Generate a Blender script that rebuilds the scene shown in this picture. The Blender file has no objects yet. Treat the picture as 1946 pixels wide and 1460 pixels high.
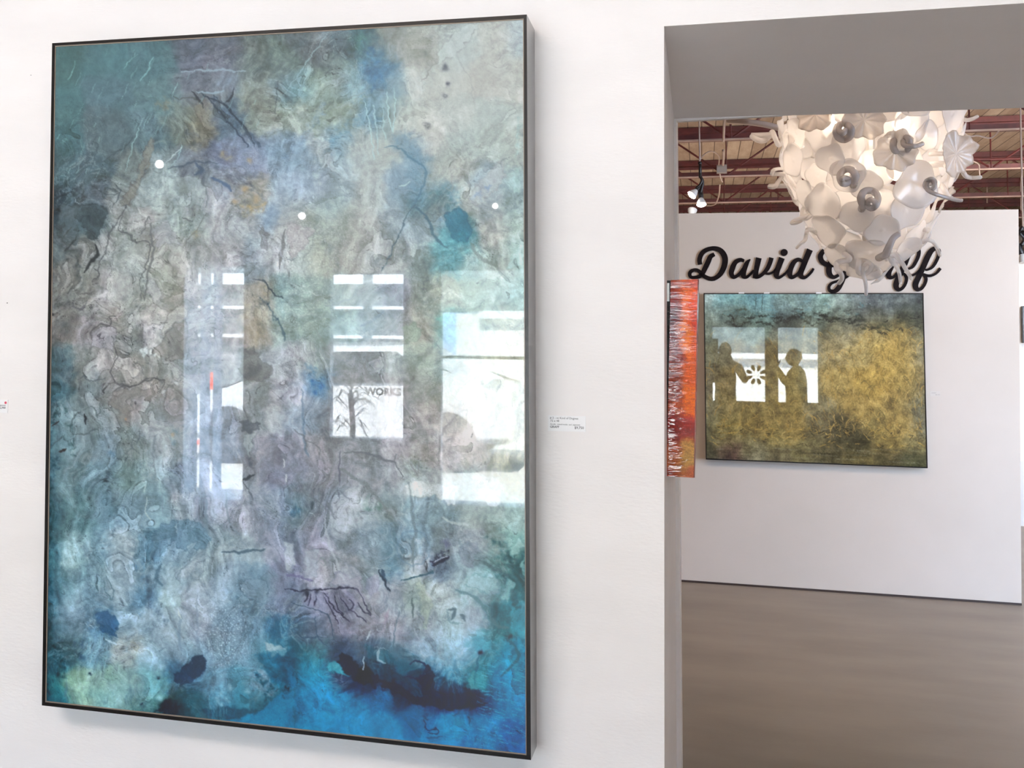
import bpy, bmesh, math
import numpy as np
from mathutils import Vector, Matrix

# how strongly each pigment layer reflects (one factor per artwork)
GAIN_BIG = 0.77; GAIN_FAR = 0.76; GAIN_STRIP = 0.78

# ================================================================ camera, world, sun, exposure
scene = bpy.context.scene
PR = [-0.253218, 0.062369, 0.013495, 2.014565, -1.599, -1.874392]     # yaw, pitch, roll, focal (kpx), principal point shift (100 px)
EYE = Vector((0, 0, 1.53955)); FPX = PR[3] * 1000
def _axes():
    cy, sy = math.cos(PR[0]), math.sin(PR[0]); cp, sp = math.cos(PR[1]), math.sin(PR[1]); cr, sr = math.cos(PR[2]), math.sin(PR[2])
    f = Vector((sy * cp, cy * cp, sp)); r = Vector((cy, -sy, 0)); u = r.cross(f)
    return cr * r + sr * u, -sr * r + cr * u, f
RX, UX, FX = _axes()
cd = bpy.data.cameras.new('camera'); cam = bpy.data.objects.new('camera', cd); scene.collection.objects.link(cam)
cd.sensor_fit = 'HORIZONTAL'; cd.sensor_width = 36.0; cd.lens = FPX * 36.0 / 1946.0
cd.shift_x = -PR[4] * 100 / 1946.0; cd.shift_y = PR[5] * 100 / 1946.0
cd.clip_start = 0.04; cd.clip_end = 200
cam.matrix_world = Matrix(((RX.x, UX.x, -FX.x, EYE.x), (RX.y, UX.y, -FX.y, EYE.y), (RX.z, UX.z, -FX.z, EYE.z), (0, 0, 0, 1)))
scene.camera = cam
scene.view_settings.view_transform = 'Standard'; scene.view_settings.look = 'None'
scene.view_settings.gamma = 1.0; scene.view_settings.exposure = 0.04; scene.view_settings.use_curve_mapping = False
scene.cycles.max_bounces = 9; scene.cycles.diffuse_bounces = 5; scene.cycles.glossy_bounces = 4
scene.cycles.transmission_bounces = 6; scene.cycles.transparent_max_bounces = 24
scene.cycles.caustics_reflective = False; scene.cycles.caustics_refractive = False
scene.cycles.sample_clamp_indirect = 6.0; scene.cycles.use_denoising = True

wd = bpy.data.worlds.new('sky'); scene.world = wd; wd.use_nodes = True
bg = wd.node_tree.nodes['Background']; bg.inputs[0].default_value = (0.51, 0.70, 1.0, 1); bg.inputs[1].default_value = 20.0

def light(name, kind, loc, power, color=(1, 1, 1), target=None, **kw):
    ld = bpy.data.lights.new(name, kind); ld.energy = power; ld.color = color
    for k, v in kw.items(): setattr(ld, k, v)
    o = bpy.data.objects.new(name, ld); scene.collection.objects.link(o); o.location = loc
    if target is not None:
        o.rotation_euler = (Vector(target) - Vector(loc)).to_track_quat('-Z', 'Y').to_euler()
    return o
light('sun', 'SUN', (0, -5, 12), 150.0, (1.0, 0.96, 0.90), target=(0.5, -10.8, 0), angle=0.01)
# added fill lights without fixtures: front room, back room and rear bay
light('front_room_fill', 'AREA', (-1.9, -1.3, 3.85), 130, (1.0, 0.875, 0.79), target=(-1.6, -.6, 0), shape='RECTANGLE', size=2.6, size_y=.9)
light('front_room_fill', 'AREA', (1.4, -1.2, 3.85), 56, (1.0, 0.89, 0.82), target=(.4, .6, 0), shape='RECTANGLE', size=1.0, size_y=.9)
light('back_room_fill', 'AREA', (-.6, 4.3, 3.4), 13, (1.0, 0.77, 0.60), target=(0.2, 7.5, -.1), shape='RECTANGLE', size=1.8, size_y=0.5, spread=1.7)
light('back_room_fill', 'AREA', (2.6, 4.3, 3.4), 13, (1.0, 0.77, 0.60), target=(1.7, 7.5, -.1), shape='RECTANGLE', size=1.4, size_y=0.5, spread=1.7)
light('rear_bay_fill', 'AREA', (0.6, 12.5, 0.6), 200, (1.0, 0.80, 0.64), target=(0.6, 12.5, 4), shape='RECTANGLE', size=6.0, size_y=5.0)  # unseen upward fill added to brighten the roof deck
light('rear_bay_fill', 'AREA', (4.0, 9.5, 3.3), 90, (1.0, 0.9, 0.82), target=(3.5, 13, 1.5), shape='RECTANGLE', size=2.0, size_y=0.5)

# ================================================================ helpers
def at(px, py, Y):
    """point of the view ray through photo pixel (px, py) on the plane y = Y"""
    a = (px - 973 - PR[4] * 100) / FPX; b = -(py - 730 - PR[5] * 100) / FPX
    d = FX + a * RX + b * UX
    return EYE + d * ((Y - EYE.y) / d.y)
def atp(px, py, P0, n):
    a = (px - 973 - PR[4] * 100) / FPX; b = -(py - 730 - PR[5] * 100) / FPX
    d = FX + a * RX + b * UX; n = Vector(n)
    return EYE + d * ((Vector(P0) - EYE).dot(n) / d.dot(n))
def mesh(name, bm_, m=None, parent=None, smooth=False, loc=None):
    me = bpy.data.meshes.new(name); bm_.to_mesh(me); bm_.free()
    o = bpy.data.objects.new(name, me); scene.collection.objects.link(o)
    if m: me.materials.append(m)
    if smooth: me.polygons.foreach_set('use_smooth', [True] * len(me.polygons))
    if parent: o.parent = parent
    if loc is not None: o.location = loc
    return o
def thing(name, label, cat, loc=(0, 0, 0), group=None, rz=0):
    o = bpy.data.objects.new(name, None); scene.collection.objects.link(o); o.location = loc; o.rotation_euler = (0, 0, rz)
    o.empty_display_size = .05
    o['label'] = label; o['category'] = cat
    if group: o['group'] = group
    return o
def tag(o, label, cat, group=None):
    o['label'] = label; o['category'] = cat
    if group: o['group'] = group
    return o
def struct(o):
    o['kind'] = 'structure'; return o
def NB(): return bmesh.new()
def prism(b, front, back):
    """solid between two matching loops"""
    f = [b.verts.new(p) for p in front]; k = [b.verts.new(p) for p in back]; n = len(f)
    b.faces.new(f); b.faces.new(k[::-1])
    for i in range(n): b.faces.new((f[(i + 1) % n], f[i], k[i], k[(i + 1) % n]))
    return b
def fixn(b):
    bmesh.ops.recalc_face_normals(b, faces=b.faces); return b
def box(b, x0, x1, y0, y1, z0, z1):
    prism(b, [(x0, y0, z0), (x1, y0, z0), (x1, y0, z1), (x0, y0, z1)], [(x0, y1, z0), (x1, y1, z0), (x1, y1, z1), (x0, y1, z1)]); return b
def spline(P, n=6):
    P = [Vector(p) for p in P]; out = []
    for i in range(len(P) - 1):
        a, b_, c, d = P[max(i - 1, 0)], P[i], P[i + 1], P[min(i + 2, len(P) - 1)]
        for k in range(n):
            t = k / n
            out.append(.5 * (2 * b_ + (c - a) * t + (2 * a - 5 * b_ + 4 * c - d) * t * t + (3 * b_ - a - 3 * c + d) * t ** 3))
    out.append(P[-1]); return out
def tube(b, P, r, seg=10, cap=True):
    """round tube through points; r is a number or one radius per point"""
    n = len(P); P = [Vector(p) for p in P]
    R = [r] * n if not hasattr(r, '__len__') else list(r)
    t0 = (P[1] - P[0]).normalized(); up = Vector((0, 0, 1)) if abs(t0.z) < .9 else Vector((1, 0, 0))
    u = t0.cross(up).normalized(); rings = []
    for i in range(n):
        t = (P[min(i + 1, n - 1)] - P[max(i - 1, 0)])
        if t.length < 1e-9: t = t0
        t.normalize(); u = (u - t * u.dot(t)).normalized(); v = t.cross(u); t0 = t
        rings.append([b.verts.new(P[i] + (u * math.cos(2 * math.pi * k / seg) + v * math.sin(2 * math.pi * k / seg)) * R[i]) for k in range(seg)])
    for i in range(n - 1):
        for k in range(seg):
            b.faces.new((rings[i][k], rings[i][(k + 1) % seg], rings[i + 1][(k + 1) % seg], rings[i + 1][k]))
    if cap:
        b.faces.new(rings[0][::-1]); b.faces.new(rings[-1])
    return b
def lathe(b, prof, c=(0, 0, 0), axis=(0, 0, 1), seg=24):
    """revolve (radius, height) pairs about an axis through c"""
    ax = Vector(axis).normalized(); s = Vector((1, 0, 0)) if abs(ax.x) < .9 else Vector((0, 1, 0))
    u = ax.cross(s).normalized(); v = ax.cross(u); c = Vector(c); rings = []
    for r, h in prof:
        rings.append([b.verts.new(c + ax * h + (u * math.cos(2 * math.pi * k / seg) + v * math.sin(2 * math.pi * k / seg)) * max(r, 1e-5)) for k in range(seg)])
    for i in range(len(rings) - 1):
        for k in range(seg):
            b.faces.new((rings[i][k], rings[i][(k + 1) % seg], rings[i + 1][(k + 1) % seg], rings[i + 1][k]))
    return b

def mat(name, col=(.8, .8, .8), rough=.5, metal=0, **kw):
    m = bpy.data.materials.new(name); m.use_nodes = True; p = m.node_tree.nodes['Principled BSDF']
    p.inputs['Base Color'].default_value = (*col[:3], 1); p.inputs['Roughness'].default_value = rough; p.inputs['Metallic'].default_value = metal
    for k, v in kw.items():
        p.inputs[k.replace('_', ' ')].default_value = v
    return m
def nd(m, t, **kw):
    n = m.node_tree.nodes.new(t)
    for k, v in kw.items(): setattr(n, k, v)
    return n
def lk(m, a, b): m.node_tree.links.new(a, b)
def PB(m): return m.node_tree.nodes['Principled BSDF']
def noisy(m, c1, c2, scale=4, detail=4, stretch=(1, 1, 1), bump=0, bscale=None, lo=.35, hi=.65, dist=.01):
    tc = nd(m, 'ShaderNodeTexCoord'); mp = nd(m, 'ShaderNodeMapping'); mp.inputs['Scale'].default_value = stretch
    lk(m, tc.outputs['Object'], mp.inputs[0])
    n = nd(m, 'ShaderNodeTexNoise'); n.inputs['Scale'].default_value = scale; n.inputs['Detail'].default_value = detail
    lk(m, mp.outputs[0], n.inputs['Vector'])
    r = nd(m, 'ShaderNodeValToRGB'); r.color_ramp.elements[0].position = lo; r.color_ramp.elements[1].position = hi
    r.color_ramp.elements[0].color = (*c1, 1); r.color_ramp.elements[1].color = (*c2, 1)
    lk(m, n.outputs['Fac'], r.inputs[0]); lk(m, r.outputs[0], PB(m).inputs['Base Color'])
    if bump:
        n2 = nd(m, 'ShaderNodeTexNoise'); n2.inputs['Scale'].default_value = bscale or scale * 4; n2.inputs['Detail'].default_value = 6
        lk(m, mp.outputs[0], n2.inputs['Vector'])
        bp = nd(m, 'ShaderNodeBump'); bp.inputs['Strength'].default_value = bump; bp.inputs['Distance'].default_value = dist
        lk(m, n2.outputs['Fac'], bp.inputs['Height']); lk(m, bp.outputs[0], PB(m).inputs['Normal'])
    return m
def lin(h):
    c = s2l(hx(h)); return (float(c[0]), float(c[1]), float(c[2]))
# ---------------------------------------------------------------- pigment engine (numpy)
def s2l(c):
    c = np.asarray(c, float)
    return np.where(c <= 0.04045, c / 12.92, ((c + 0.055) / 1.055) ** 2.4)
def hx(h):
    return np.array([int(h[i:i + 2], 16) / 255.0 for i in (0, 2, 4)])
def gnoise(x, y, seed=0):
    xi = np.floor(x).astype(np.int64); yi = np.floor(y).astype(np.int64)
    xf = x - xi; yf = y - yi
    def g(ix, iy):
        h = (ix * 374761393 + iy * 668265263 + seed * 974634777) & 0xffffffff
        h = ((h ^ (h >> 13)) * 1274126177) & 0xffffffff
        h = (h ^ (h >> 16)) & 0xffff
        a = h * (2 * math.pi / 65536.0)
        return np.cos(a), np.sin(a)
    u = xf * xf * xf * (xf * (xf * 6 - 15) + 10); v = yf * yf * yf * (yf * (yf * 6 - 15) + 10)
    def d(ix, iy, dx, dy):
        a, b = g(ix, iy); return a * dx + b * dy
    n00 = d(xi, yi, xf, yf); n10 = d(xi + 1, yi, xf - 1, yf)
    n01 = d(xi, yi + 1, xf, yf - 1); n11 = d(xi + 1, yi + 1, xf - 1, yf - 1)
    return ((n00 * (1 - u) + n10 * u) * (1 - v) + (n01 * (1 - u) + n11 * u) * v) * 1.4
def fbm(x, y, s, o=4, seed=0, g=0.5):
    r = 0; a = 1; t = 0
    for k in range(o):
        r = r + a * gnoise(x / s, y / s, seed + 17 * k); t += a; a *= g; s /= 2.03
    return r / t
class Canvas:
    def __init__(s, x0, y0, x1, y1, st):
        s.x0, s.y0, s.st = x0, y0, st
        s.w = int((x1 - x0) / st) + 1; s.h = int((y1 - y0) / st) + 1
        s.X, s.Y = np.meshgrid(x0 + np.arange(s.w) * st, y0 + np.arange(s.h) * st)
        s.C = np.zeros((s.h, s.w, 3))
        s.jx = fbm(s.X, s.Y, 14, 3, 901); s.jy = fbm(s.X, s.Y, 14, 3, 902)
        s.sp = np.clip(.62 + 1.9 * fbm(s.X, s.Y, 13, 4, 903, .65), 0, 1.25)
    def box(s, a, b, c, d):
        i0 = max(0, int((a - s.x0) / s.st)); i1 = min(s.w, int((c - s.x0) / s.st) + 2)
        j0 = max(0, int((b - s.y0) / s.st)); j1 = min(s.h, int((d - s.y0) / s.st) + 2)
        return slice(j0, max(j0, j1)), slice(i0, max(i0, i1))
    def over(s, sl, col, al):
        s.C[sl] = s.C[sl] * (1 - al[..., None]) + np.asarray(col) * al[..., None]
    def stroke(s, pts, w, col, a=0.8, soft=0.6, jit=4.0, taper=True):
        pts = [np.array(p, float) for p in pts]
        if len(pts) > 2:          # smooth the path
            q = []
            for i in range(len(pts) - 1):
                p0 = pts[max(i - 1, 0)]; p1 = pts[i]; p2 = pts[i + 1]; p3 = pts[min(i + 2, len(pts) - 1)]
                for t in (0, .25, .5, .75):
                    q.append(.5 * (2 * p1 + (p2 - p0) * t + (2 * p0 - 5 * p1 + 4 * p2 - p3) * t * t + (3 * p1 - p0 - 3 * p2 + p3) * t ** 3))
            q.append(pts[-1]); pts = q
        P = np.array(pts); m = w * 2 + jit + 3
        sl = s.box(P[:, 0].min() - m, P[:, 1].min() - m, P[:, 0].max() + m, P[:, 1].max() + m)
        if 0 in s.X[sl].shape: return
        x = s.X[sl] + s.jx[sl] * jit; y = s.Y[sl] + s.jy[sl] * jit
        best = np.full(x.shape, 1e9); n = len(P) - 1
        for i in range(n):
            a0, b0 = P[i], P[i + 1]; d = b0 - a0; L = max(d @ d, 1e-6)
            t = np.clip(((x - a0[0]) * d[0] + (y - a0[1]) * d[1]) / L, 0, 1)
            ww = w * .5
            if taper:
                f = (i + t) / n; ww = w * .5 * (0.35 + 0.65 * np.sin(np.pi * np.clip(f * .9 + .05, 0, 1)))
            dd = np.hypot(x - a0[0] - t * d[0], y - a0[1] - t * d[1]) / ww
            best = np.minimum(best, dd)
        so = max(soft, 0.05)
        al = np.clip((1 + so - best) / (2 * so), 0, 1); al = al * al * (3 - 2 * al)
        s.over(sl, col, al * a * (s.sp[sl] if soft > .85 else 1))
    def poly(s, pts, col, a=0.7, soft=4.0, jit=6.0, rim=None, ra=0.6, rw=2.0):
        P = np.array(pts, float); m = soft * 2 + jit + rw * 2 + 2
        sl = s.box(P[:, 0].min() - m, P[:, 1].min() - m, P[:, 0].max() + m, P[:, 1].max() + m)
        if 0 in s.X[sl].shape: return
        x = s.X[sl] + s.jx[sl] * jit; y = s.Y[sl] + s.jy[sl] * jit
        ins = np.zeros(x.shape, bool); best = np.full(x.shape, 1e9); n = len(P)
        for i in range(n):
            a0, b0 = P[i], P[(i + 1) % n]
            c = ((a0[1] > y) != (b0[1] > y)) & (x < (b0[0] - a0[0]) * (y - a0[1]) / (b0[1] - a0[1] + 1e-9) + a0[0])
            ins ^= c
            d = b0 - a0; L = max(d @ d, 1e-6)
            t = np.clip(((x - a0[0]) * d[0] + (y - a0[1]) * d[1]) / L, 0, 1)
            best = np.minimum(best, np.hypot(x - a0[0] - t * d[0], y - a0[1] - t * d[1]))
        sd = np.where(ins, best, -best)
        al = np.clip((sd + soft) / (2 * soft), 0, 1); al = al * al * (3 - 2 * al)
        s.over(sl, col, al * a)
        if rim is not None:
            r = np.exp(-(sd / rw) ** 2) * np.clip(.55 + 1.1 * s.jx[sl], .1, 1)
            s.over(sl, rim, r * ra)
    def blob(s, c, r, col, a=0.6, asp=1.0, jit=8.0):
        m = r * max(asp, 1) * 2.2 + jit
        sl = s.box(c[0] - m, c[1] - m, c[0] + m, c[1] + m)
        if 0 in s.X[sl].shape: return
        x = s.X[sl] + s.jx[sl] * jit - c[0]; y = (s.Y[sl] + s.jy[sl] * jit - c[1]) / asp
        s.over(sl, col, np.clip(np.exp(-((x * x + y * y) / (r * r)) ** 1.3) * a * (s.sp[sl] if r > 7 else 1), 0, 1))
    def field(s, pts, sig, wx, wy, step=8):
        """smooth colour field through scattered samples (x, y, rgb), looked up at warped places"""
        gx = np.arange(s.x0 - 40, s.x0 + s.w * s.st + 41, step); gy = np.arange(s.y0 - 40, s.y0 + s.h * s.st + 41, step)
        GX, GY = np.meshgrid(gx, gy); num = np.zeros(GX.shape + (3,)); den = np.zeros(GX.shape) + 1e-12
        for x, y, c in pts:
            d2 = ((GX - x) ** 2 + (GY - y) ** 2)
            w = np.exp(-d2 / (2 * sig * sig)) + 1e-4 / (1 + d2 / 400.0) ** 2
            num += w[..., None] * c; den += w
        G = num / den[..., None]
        return bil(G, (s.X + wx - gx[0]) / step, (s.Y + wy - gy[0]) / step)
def bil(G, fx, fy):
    h, w = G.shape[:2]
    fx = np.clip(fx, 0, w - 1.001); fy = np.clip(fy, 0, h - 1.001)
    i = fx.astype(int); j = fy.astype(int); u = (fx - i)[..., None]; v = (fy - j)[..., None]
    return (G[j, i] * (1 - u) + G[j, i + 1] * u) * (1 - v) + (G[j + 1, i] * (1 - u) + G[j + 1, i + 1] * u) * v
BIG = """
110,110,5a7b7c 200,110,60858c 300,110,5f8088 360,100,6e7684 420,100,74757f 480,110,77807c 540,110,7f9088
110,200,5b8085 200,180,64808a 300,180,6c8a90 360,160,7d8590 420,170,7f8790 500,180,8a9088 540,150,7a8a90
110,260,557a80 200,250,62757c 280,250,647c84 340,220,7a857f 380,230,8a8678 430,220,5e7484 500,220,8f968c 550,220,a3aca0
110,330,557077 180,330,5b717a 250,330,7a8585 300,330,95a3a5 370,320,7a8490 430,300,7a84a0 480,290,7d88a0 540,290,8ba3b8
110,390,3f5058 180,390,58666e 250,380,93999a 320,380,a8b4b0 370,380,92979c 430,350,9aa0b0 480,370,a09a90 540,370,9fb0c0
560,80,6a7478 600,100,7d8286 650,80,6f7f88 690,80,5a7d85 720,110,5f8aa5 740,80,a09f98 800,100,b5b2a8 860,100,c3c6c0 950,80,c9c4ba 990,80,c3ccce
560,160,6f96a0 600,160,93a69c 650,130,7c8a88 680,150,8fb0b8 715,140,4f82ad 740,160,8ba5b0 790,150,c8c5bb 850,150,cfcbc1 920,150,cbc5bb 980,150,cdc8be
560,230,a3b0a8 600,220,98a59a 650,230,8f9f96 700,220,7da3b5 740,220,93a8a8 770,230,aeb0a5 800,240,d4d0c6 860,220,c9cac2 930,220,bfc5be 985,230,c5cac2
560,290,8aa6bd 600,280,a5adb0 650,260,86a5b5 690,270,b5bcb8 730,290,b9bdb5 780,270,7a9aac 820,260,cfcbc2 880,270,b9c2bc 940,270,b5bdb5 985,300,b0b8b0
560,350,9db0c5 600,350,a5b4c5 650,340,a3b5bd 700,330,b5bcb9 760,330,8fa9bb 795,330,6f93a8 830,330,b3b8b0 870,310,b2b6ae 930,350,a3b5bd 985,340,a8c5c8
560,390,a9b4b5 620,390,a3b5b5 700,385,b0b8b5 760,390,97abb8 790,390,5f8898 840,380,6f95a0 880,390,b0b2a8 930,380,aab5b8 985,390,9ab0b0
100,400,2f4550 150,410,55686c 180,430,64767a 220,410,a0a09f 270,430,b5b2b0 320,410,9fadab 370,430,aab5b0 420,420,aeb0b5 470,420,a3a5a8 520,410,8fa9c5 550,430,b5b5b0
110,470,5f6e74 150,480,858785 200,470,9a9c9c 240,480,a3aaa8 290,480,a8aaa3 330,480,a0a29c 370,480,9fa0a0 430,480,a8a9b0 480,490,8f9ca8 530,480,bcc0c8
110,550,7a7a78 160,550,8a8a86 210,560,b0b0b5 250,560,a8adaa 300,560,9fa39c 330,550,9b9a90 370,560,aaa9ac 400,560,a5adb5 440,560,a5a2a5 490,570,a8a298 540,560,7f9ca0
110,620,7f7c7a 160,620,928f92 210,620,9c9898 250,640,8f9494 290,620,bdbcc0 340,630,a3a8a8 380,630,a5a9b0 440,630,b0aab0 490,620,aca596 540,620,93aaa8
110,700,46626a 160,700,8b8f8c 210,690,a8a5a5 250,700,a09f9c 300,690,8f9491 350,700,98a09f 380,700,98a0ac 430,700,a8a5ac 480,700,7f8589 530,700,b0b8c0
110,750,3f6570 170,740,829298 230,750,8f8f8f 290,740,a3a09c 340,740,a09d98 380,740,98a2ae 440,750,a0a5ac 490,750,8b9090 540,750,b5b5c0
560,430,aaa9a8 600,430,a3ada3 650,430,a8b0a8 700,430,b0b2ae 750,420,98a5ac 790,430,8a9aa3 830,410,8fa3a8 870,420,4f889a 880,450,4f95a3 930,440,c0bfb8 985,440,a8bfb8
560,490,b0bcbb 610,490,b0b5a8 660,490,b0b2ad 710,490,a8aeb0 760,490,9ea5a5 800,500,8fa3a3 850,490,66aab5 900,490,a3c5c5 950,490,b5c5bd 990,480,b5d8d5
560,560,8fa8a3 600,560,95a8a3 650,560,98a8a5 700,560,98a3a8 750,560,9095a5 800,560,94a09a 850,560,b0bbab 900,560,aac5b9 950,560,a5c0b9 990,560,a5cac5
560,620,8faaa5 600,620,90a8a3 660,620,8aa3a3 710,610,8fa0ab 750,620,989da5 800,620,a5a498 850,620,7fb0a8 900,620,9ab5a8 950,620,b0bfb0
560,680,b0b5c0 590,680,98aaaa 640,680,98a0a3 700,690,94999c 750,700,a0abab 800,690,a0b0a3 850,690,90a8a3 900,690,a0b0a8 960,680,bdc5ac
560,740,b0b5c3 600,730,5f88ac 650,740,949698 700,740,a0a0a0 760,740,a5a5a5 800,740,959d95 850,750,989f90 900,740,acb5aa 960,740,bdc5b0
86,780,1f4a55 112,780,6a8890 150,780,7a8f94 200,790,849295 240,770,8f8a86 290,790,8a9294 340,780,98989a 380,790,95a3b5 420,790,95a3b8 480,790,889094 530,790,b5b9bc
86,850,335f68 112,850,6a8890 150,840,70868a 200,850,7f98a5 250,850,80908f 300,850,9fa9ac 340,840,8a9495 380,850,98a5b8 430,850,93a0b5 470,850,9a9aa3 500,860,8f8a94 540,860,8a8a9c
86,920,2f5f70 112,920,6a8890 140,920,6a868c 200,910,7a98a5 250,910,7f9a9a 290,900,a0bcc5 340,900,8a98a5 380,900,93a0b5 420,920,8f9db5 470,910,93959f 530,900,817f92
86,980,2a6574 112,980,6a8890 140,980,6a8c90 200,980,7492a3 250,970,8298a5 300,970,8aa5b0 350,970,a5acb5 400,970,98a0b0 450,980,9ea0b0 500,980,9094a5 540,990,8a8ca3
86,1050,22606f 112,1050,6a8890 140,1050,96b5b8 180,1050,7d9cac 230,1040,a0adb5 280,1040,6f93aa 330,1030,7d95a8 370,1030,8a9dac 420,1040,9aa8b0 470,1040,9aa5b0 520,1030,a09fb5
86,1110,1f5a69 112,1110,6a8890 140,1100,7a99a5 180,1100,8cabb8 230,1100,a8b8c5 280,1100,7f98a8 330,1100,98a8b2 380,1090,a8b2b8 430,1100,8a9cac 480,1110,6f8598 540,1100,807f98
560,790,8fa5bc 600,780,8a98a8 650,790,9c9a9e 700,790,908f94 750,780,a5a2a8 800,790,b5b2b0 850,790,bab8b0 900,790,c0c2b5 960,790,c0c8b5
560,850,9c98a8 600,850,98979f 650,860,95959c 700,860,8b8f94 750,850,a5a2a8 800,840,a8a6a3 850,850,bab8b8 900,850,c5c3ba 960,850,c8ccb0
560,910,8d8a9c 600,910,928f9f 650,900,9a98a5 700,910,9598a0 750,910,a8adb5 790,920,a5b8bd 830,920,b0bab8 880,930,8fa0a0 930,930,b5bcb5 985,920,7f8568
560,970,7a8fa5 600,970,8a8a9f 650,970,9498a5 690,970,b5bcc8 740,970,7f8f95 790,970,7f9cab 840,970,85a3ad 890,970,8d9d9a 940,980,8fa8a3 985,980,9fc5c0
560,1030,8388a3 600,1030,9f98b0 650,1030,8f929f 700,1020,8e9fb0 750,1030,6f8fa3 790,1030,7a9bb0 840,1030,7a8d95 890,1030,929fa8 940,1040,7f9895 980,1030,7fb5b0
560,1090,8f88a5 600,1090,a8a5b5 650,1090,9a9aa5 700,1100,8a98a3 740,1090,5f8298 790,1080,8a9aa0 830,1070,5a7088 880,1080,85a0ab 940,1080,6a9a9c 990,1090,1a6068
84,1130,1f5565 108,1130,4a7080 130,1130,86a0ac 180,1130,7f99a9 230,1130,a8b5c0 270,1130,5f7f98 320,1140,a8b8bc 370,1140,b3b8c5 420,1120,8d9cac 470,1130,6f879a 540,1140,7a7f98
84,1190,1c5560 108,1190,4a7080 130,1190,8398a8 190,1190,5d7e98 240,1190,9db0c0 290,1180,a5b8c8 340,1190,a5afb8 380,1190,a8aab8 430,1190,8095a8 480,1190,6f8aa0 540,1190,1f5a78
84,1250,1f4f55 108,1250,4a7080 130,1240,4a6468 180,1240,8098a5 240,1230,b5b2ac 300,1240,a3b2bd 350,1240,9dabb8 400,1240,8f9fae 450,1240,7d90a0 500,1240,5f8595 550,1240,2a6a85
95,1310,4f7f80 140,1310,95a88f 190,1300,a5b8a5 240,1310,a0b0a5 290,1300,8faaa8 335,1285,4f6a80 370,1280,5a6f80 410,1300,8095a5 450,1300,60808e 500,1300,8a9aaa 550,1310,1f6f8a
95,1340,2a6a72 150,1350,a0ab90 210,1350,b0bfa8 260,1340,8a9c8c 310,1350,4a6558 330,1360,1f3f48 380,1350,3a6068 420,1340,7093a8 470,1340,4f7888 520,1350,2f6a7f 550,1370,1a7898
300,1385,2f5860 450,1390,3a7f95 520,1400,1f7594
560,1150,5f6f8a 600,1140,8582a0 650,1150,8f88a0 700,1130,a09aa5 740,1130,8a8f9c 790,1130,8fa09c 840,1130,a5b5b8 900,1120,8cb0b5 950,1110,6a9ba0 990,1110,146065
560,1200,4f6a80 600,1200,6f7890 650,1190,8d8498 700,1190,8a8592 750,1200,93909c 800,1190,9ba5ad 850,1190,8fa3a8 900,1180,949faa 950,1190,1f6a70 990,1180,2a90a5
560,1250,2a6478 600,1250,4f7a85 650,1250,3f4f68 690,1240,4a5f75 740,1250,556f80 800,1240,7a8a98 850,1240,98b5c5 880,1250,7f98ab 920,1240,4a8fa0 970,1250,1f8aaa
560,1290,1f86a5 600,1280,2f8fae 650,1270,2f3c58 690,1290,1a2a48 740,1280,2f6478 790,1290,2a5f75 830,1290,4f7590 870,1290,5a87a0 900,1290,3a8898 950,1290,1a80a3 985,1300,1c7fa0
560,1340,1f7fa3 600,1330,2a8db5 660,1340,2588ae 720,1330,1c6f98 780,1320,203a58 830,1330,283058 880,1330,1f3560 920,1330,274a70 960,1330,1d7ea2 990,1340,1e7ba2
600,1380,258aae 660,1390,3a8fb8 720,1370,3f8fb8 800,1370,2a7098 860,1380,2a90b8 920,1390,3a8ab5 980,1400,1f689a 820,1420,2582ac 900,1420,2a78a8 980,1430,1a6090
"""
TILES = {1: (60, 20), 2: (540, 20), 3: (60, 390), 4: (540, 390), 5: (60, 740), 6: (540, 740), 7: (60, 1085), 8: (540, 1085)}
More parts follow.
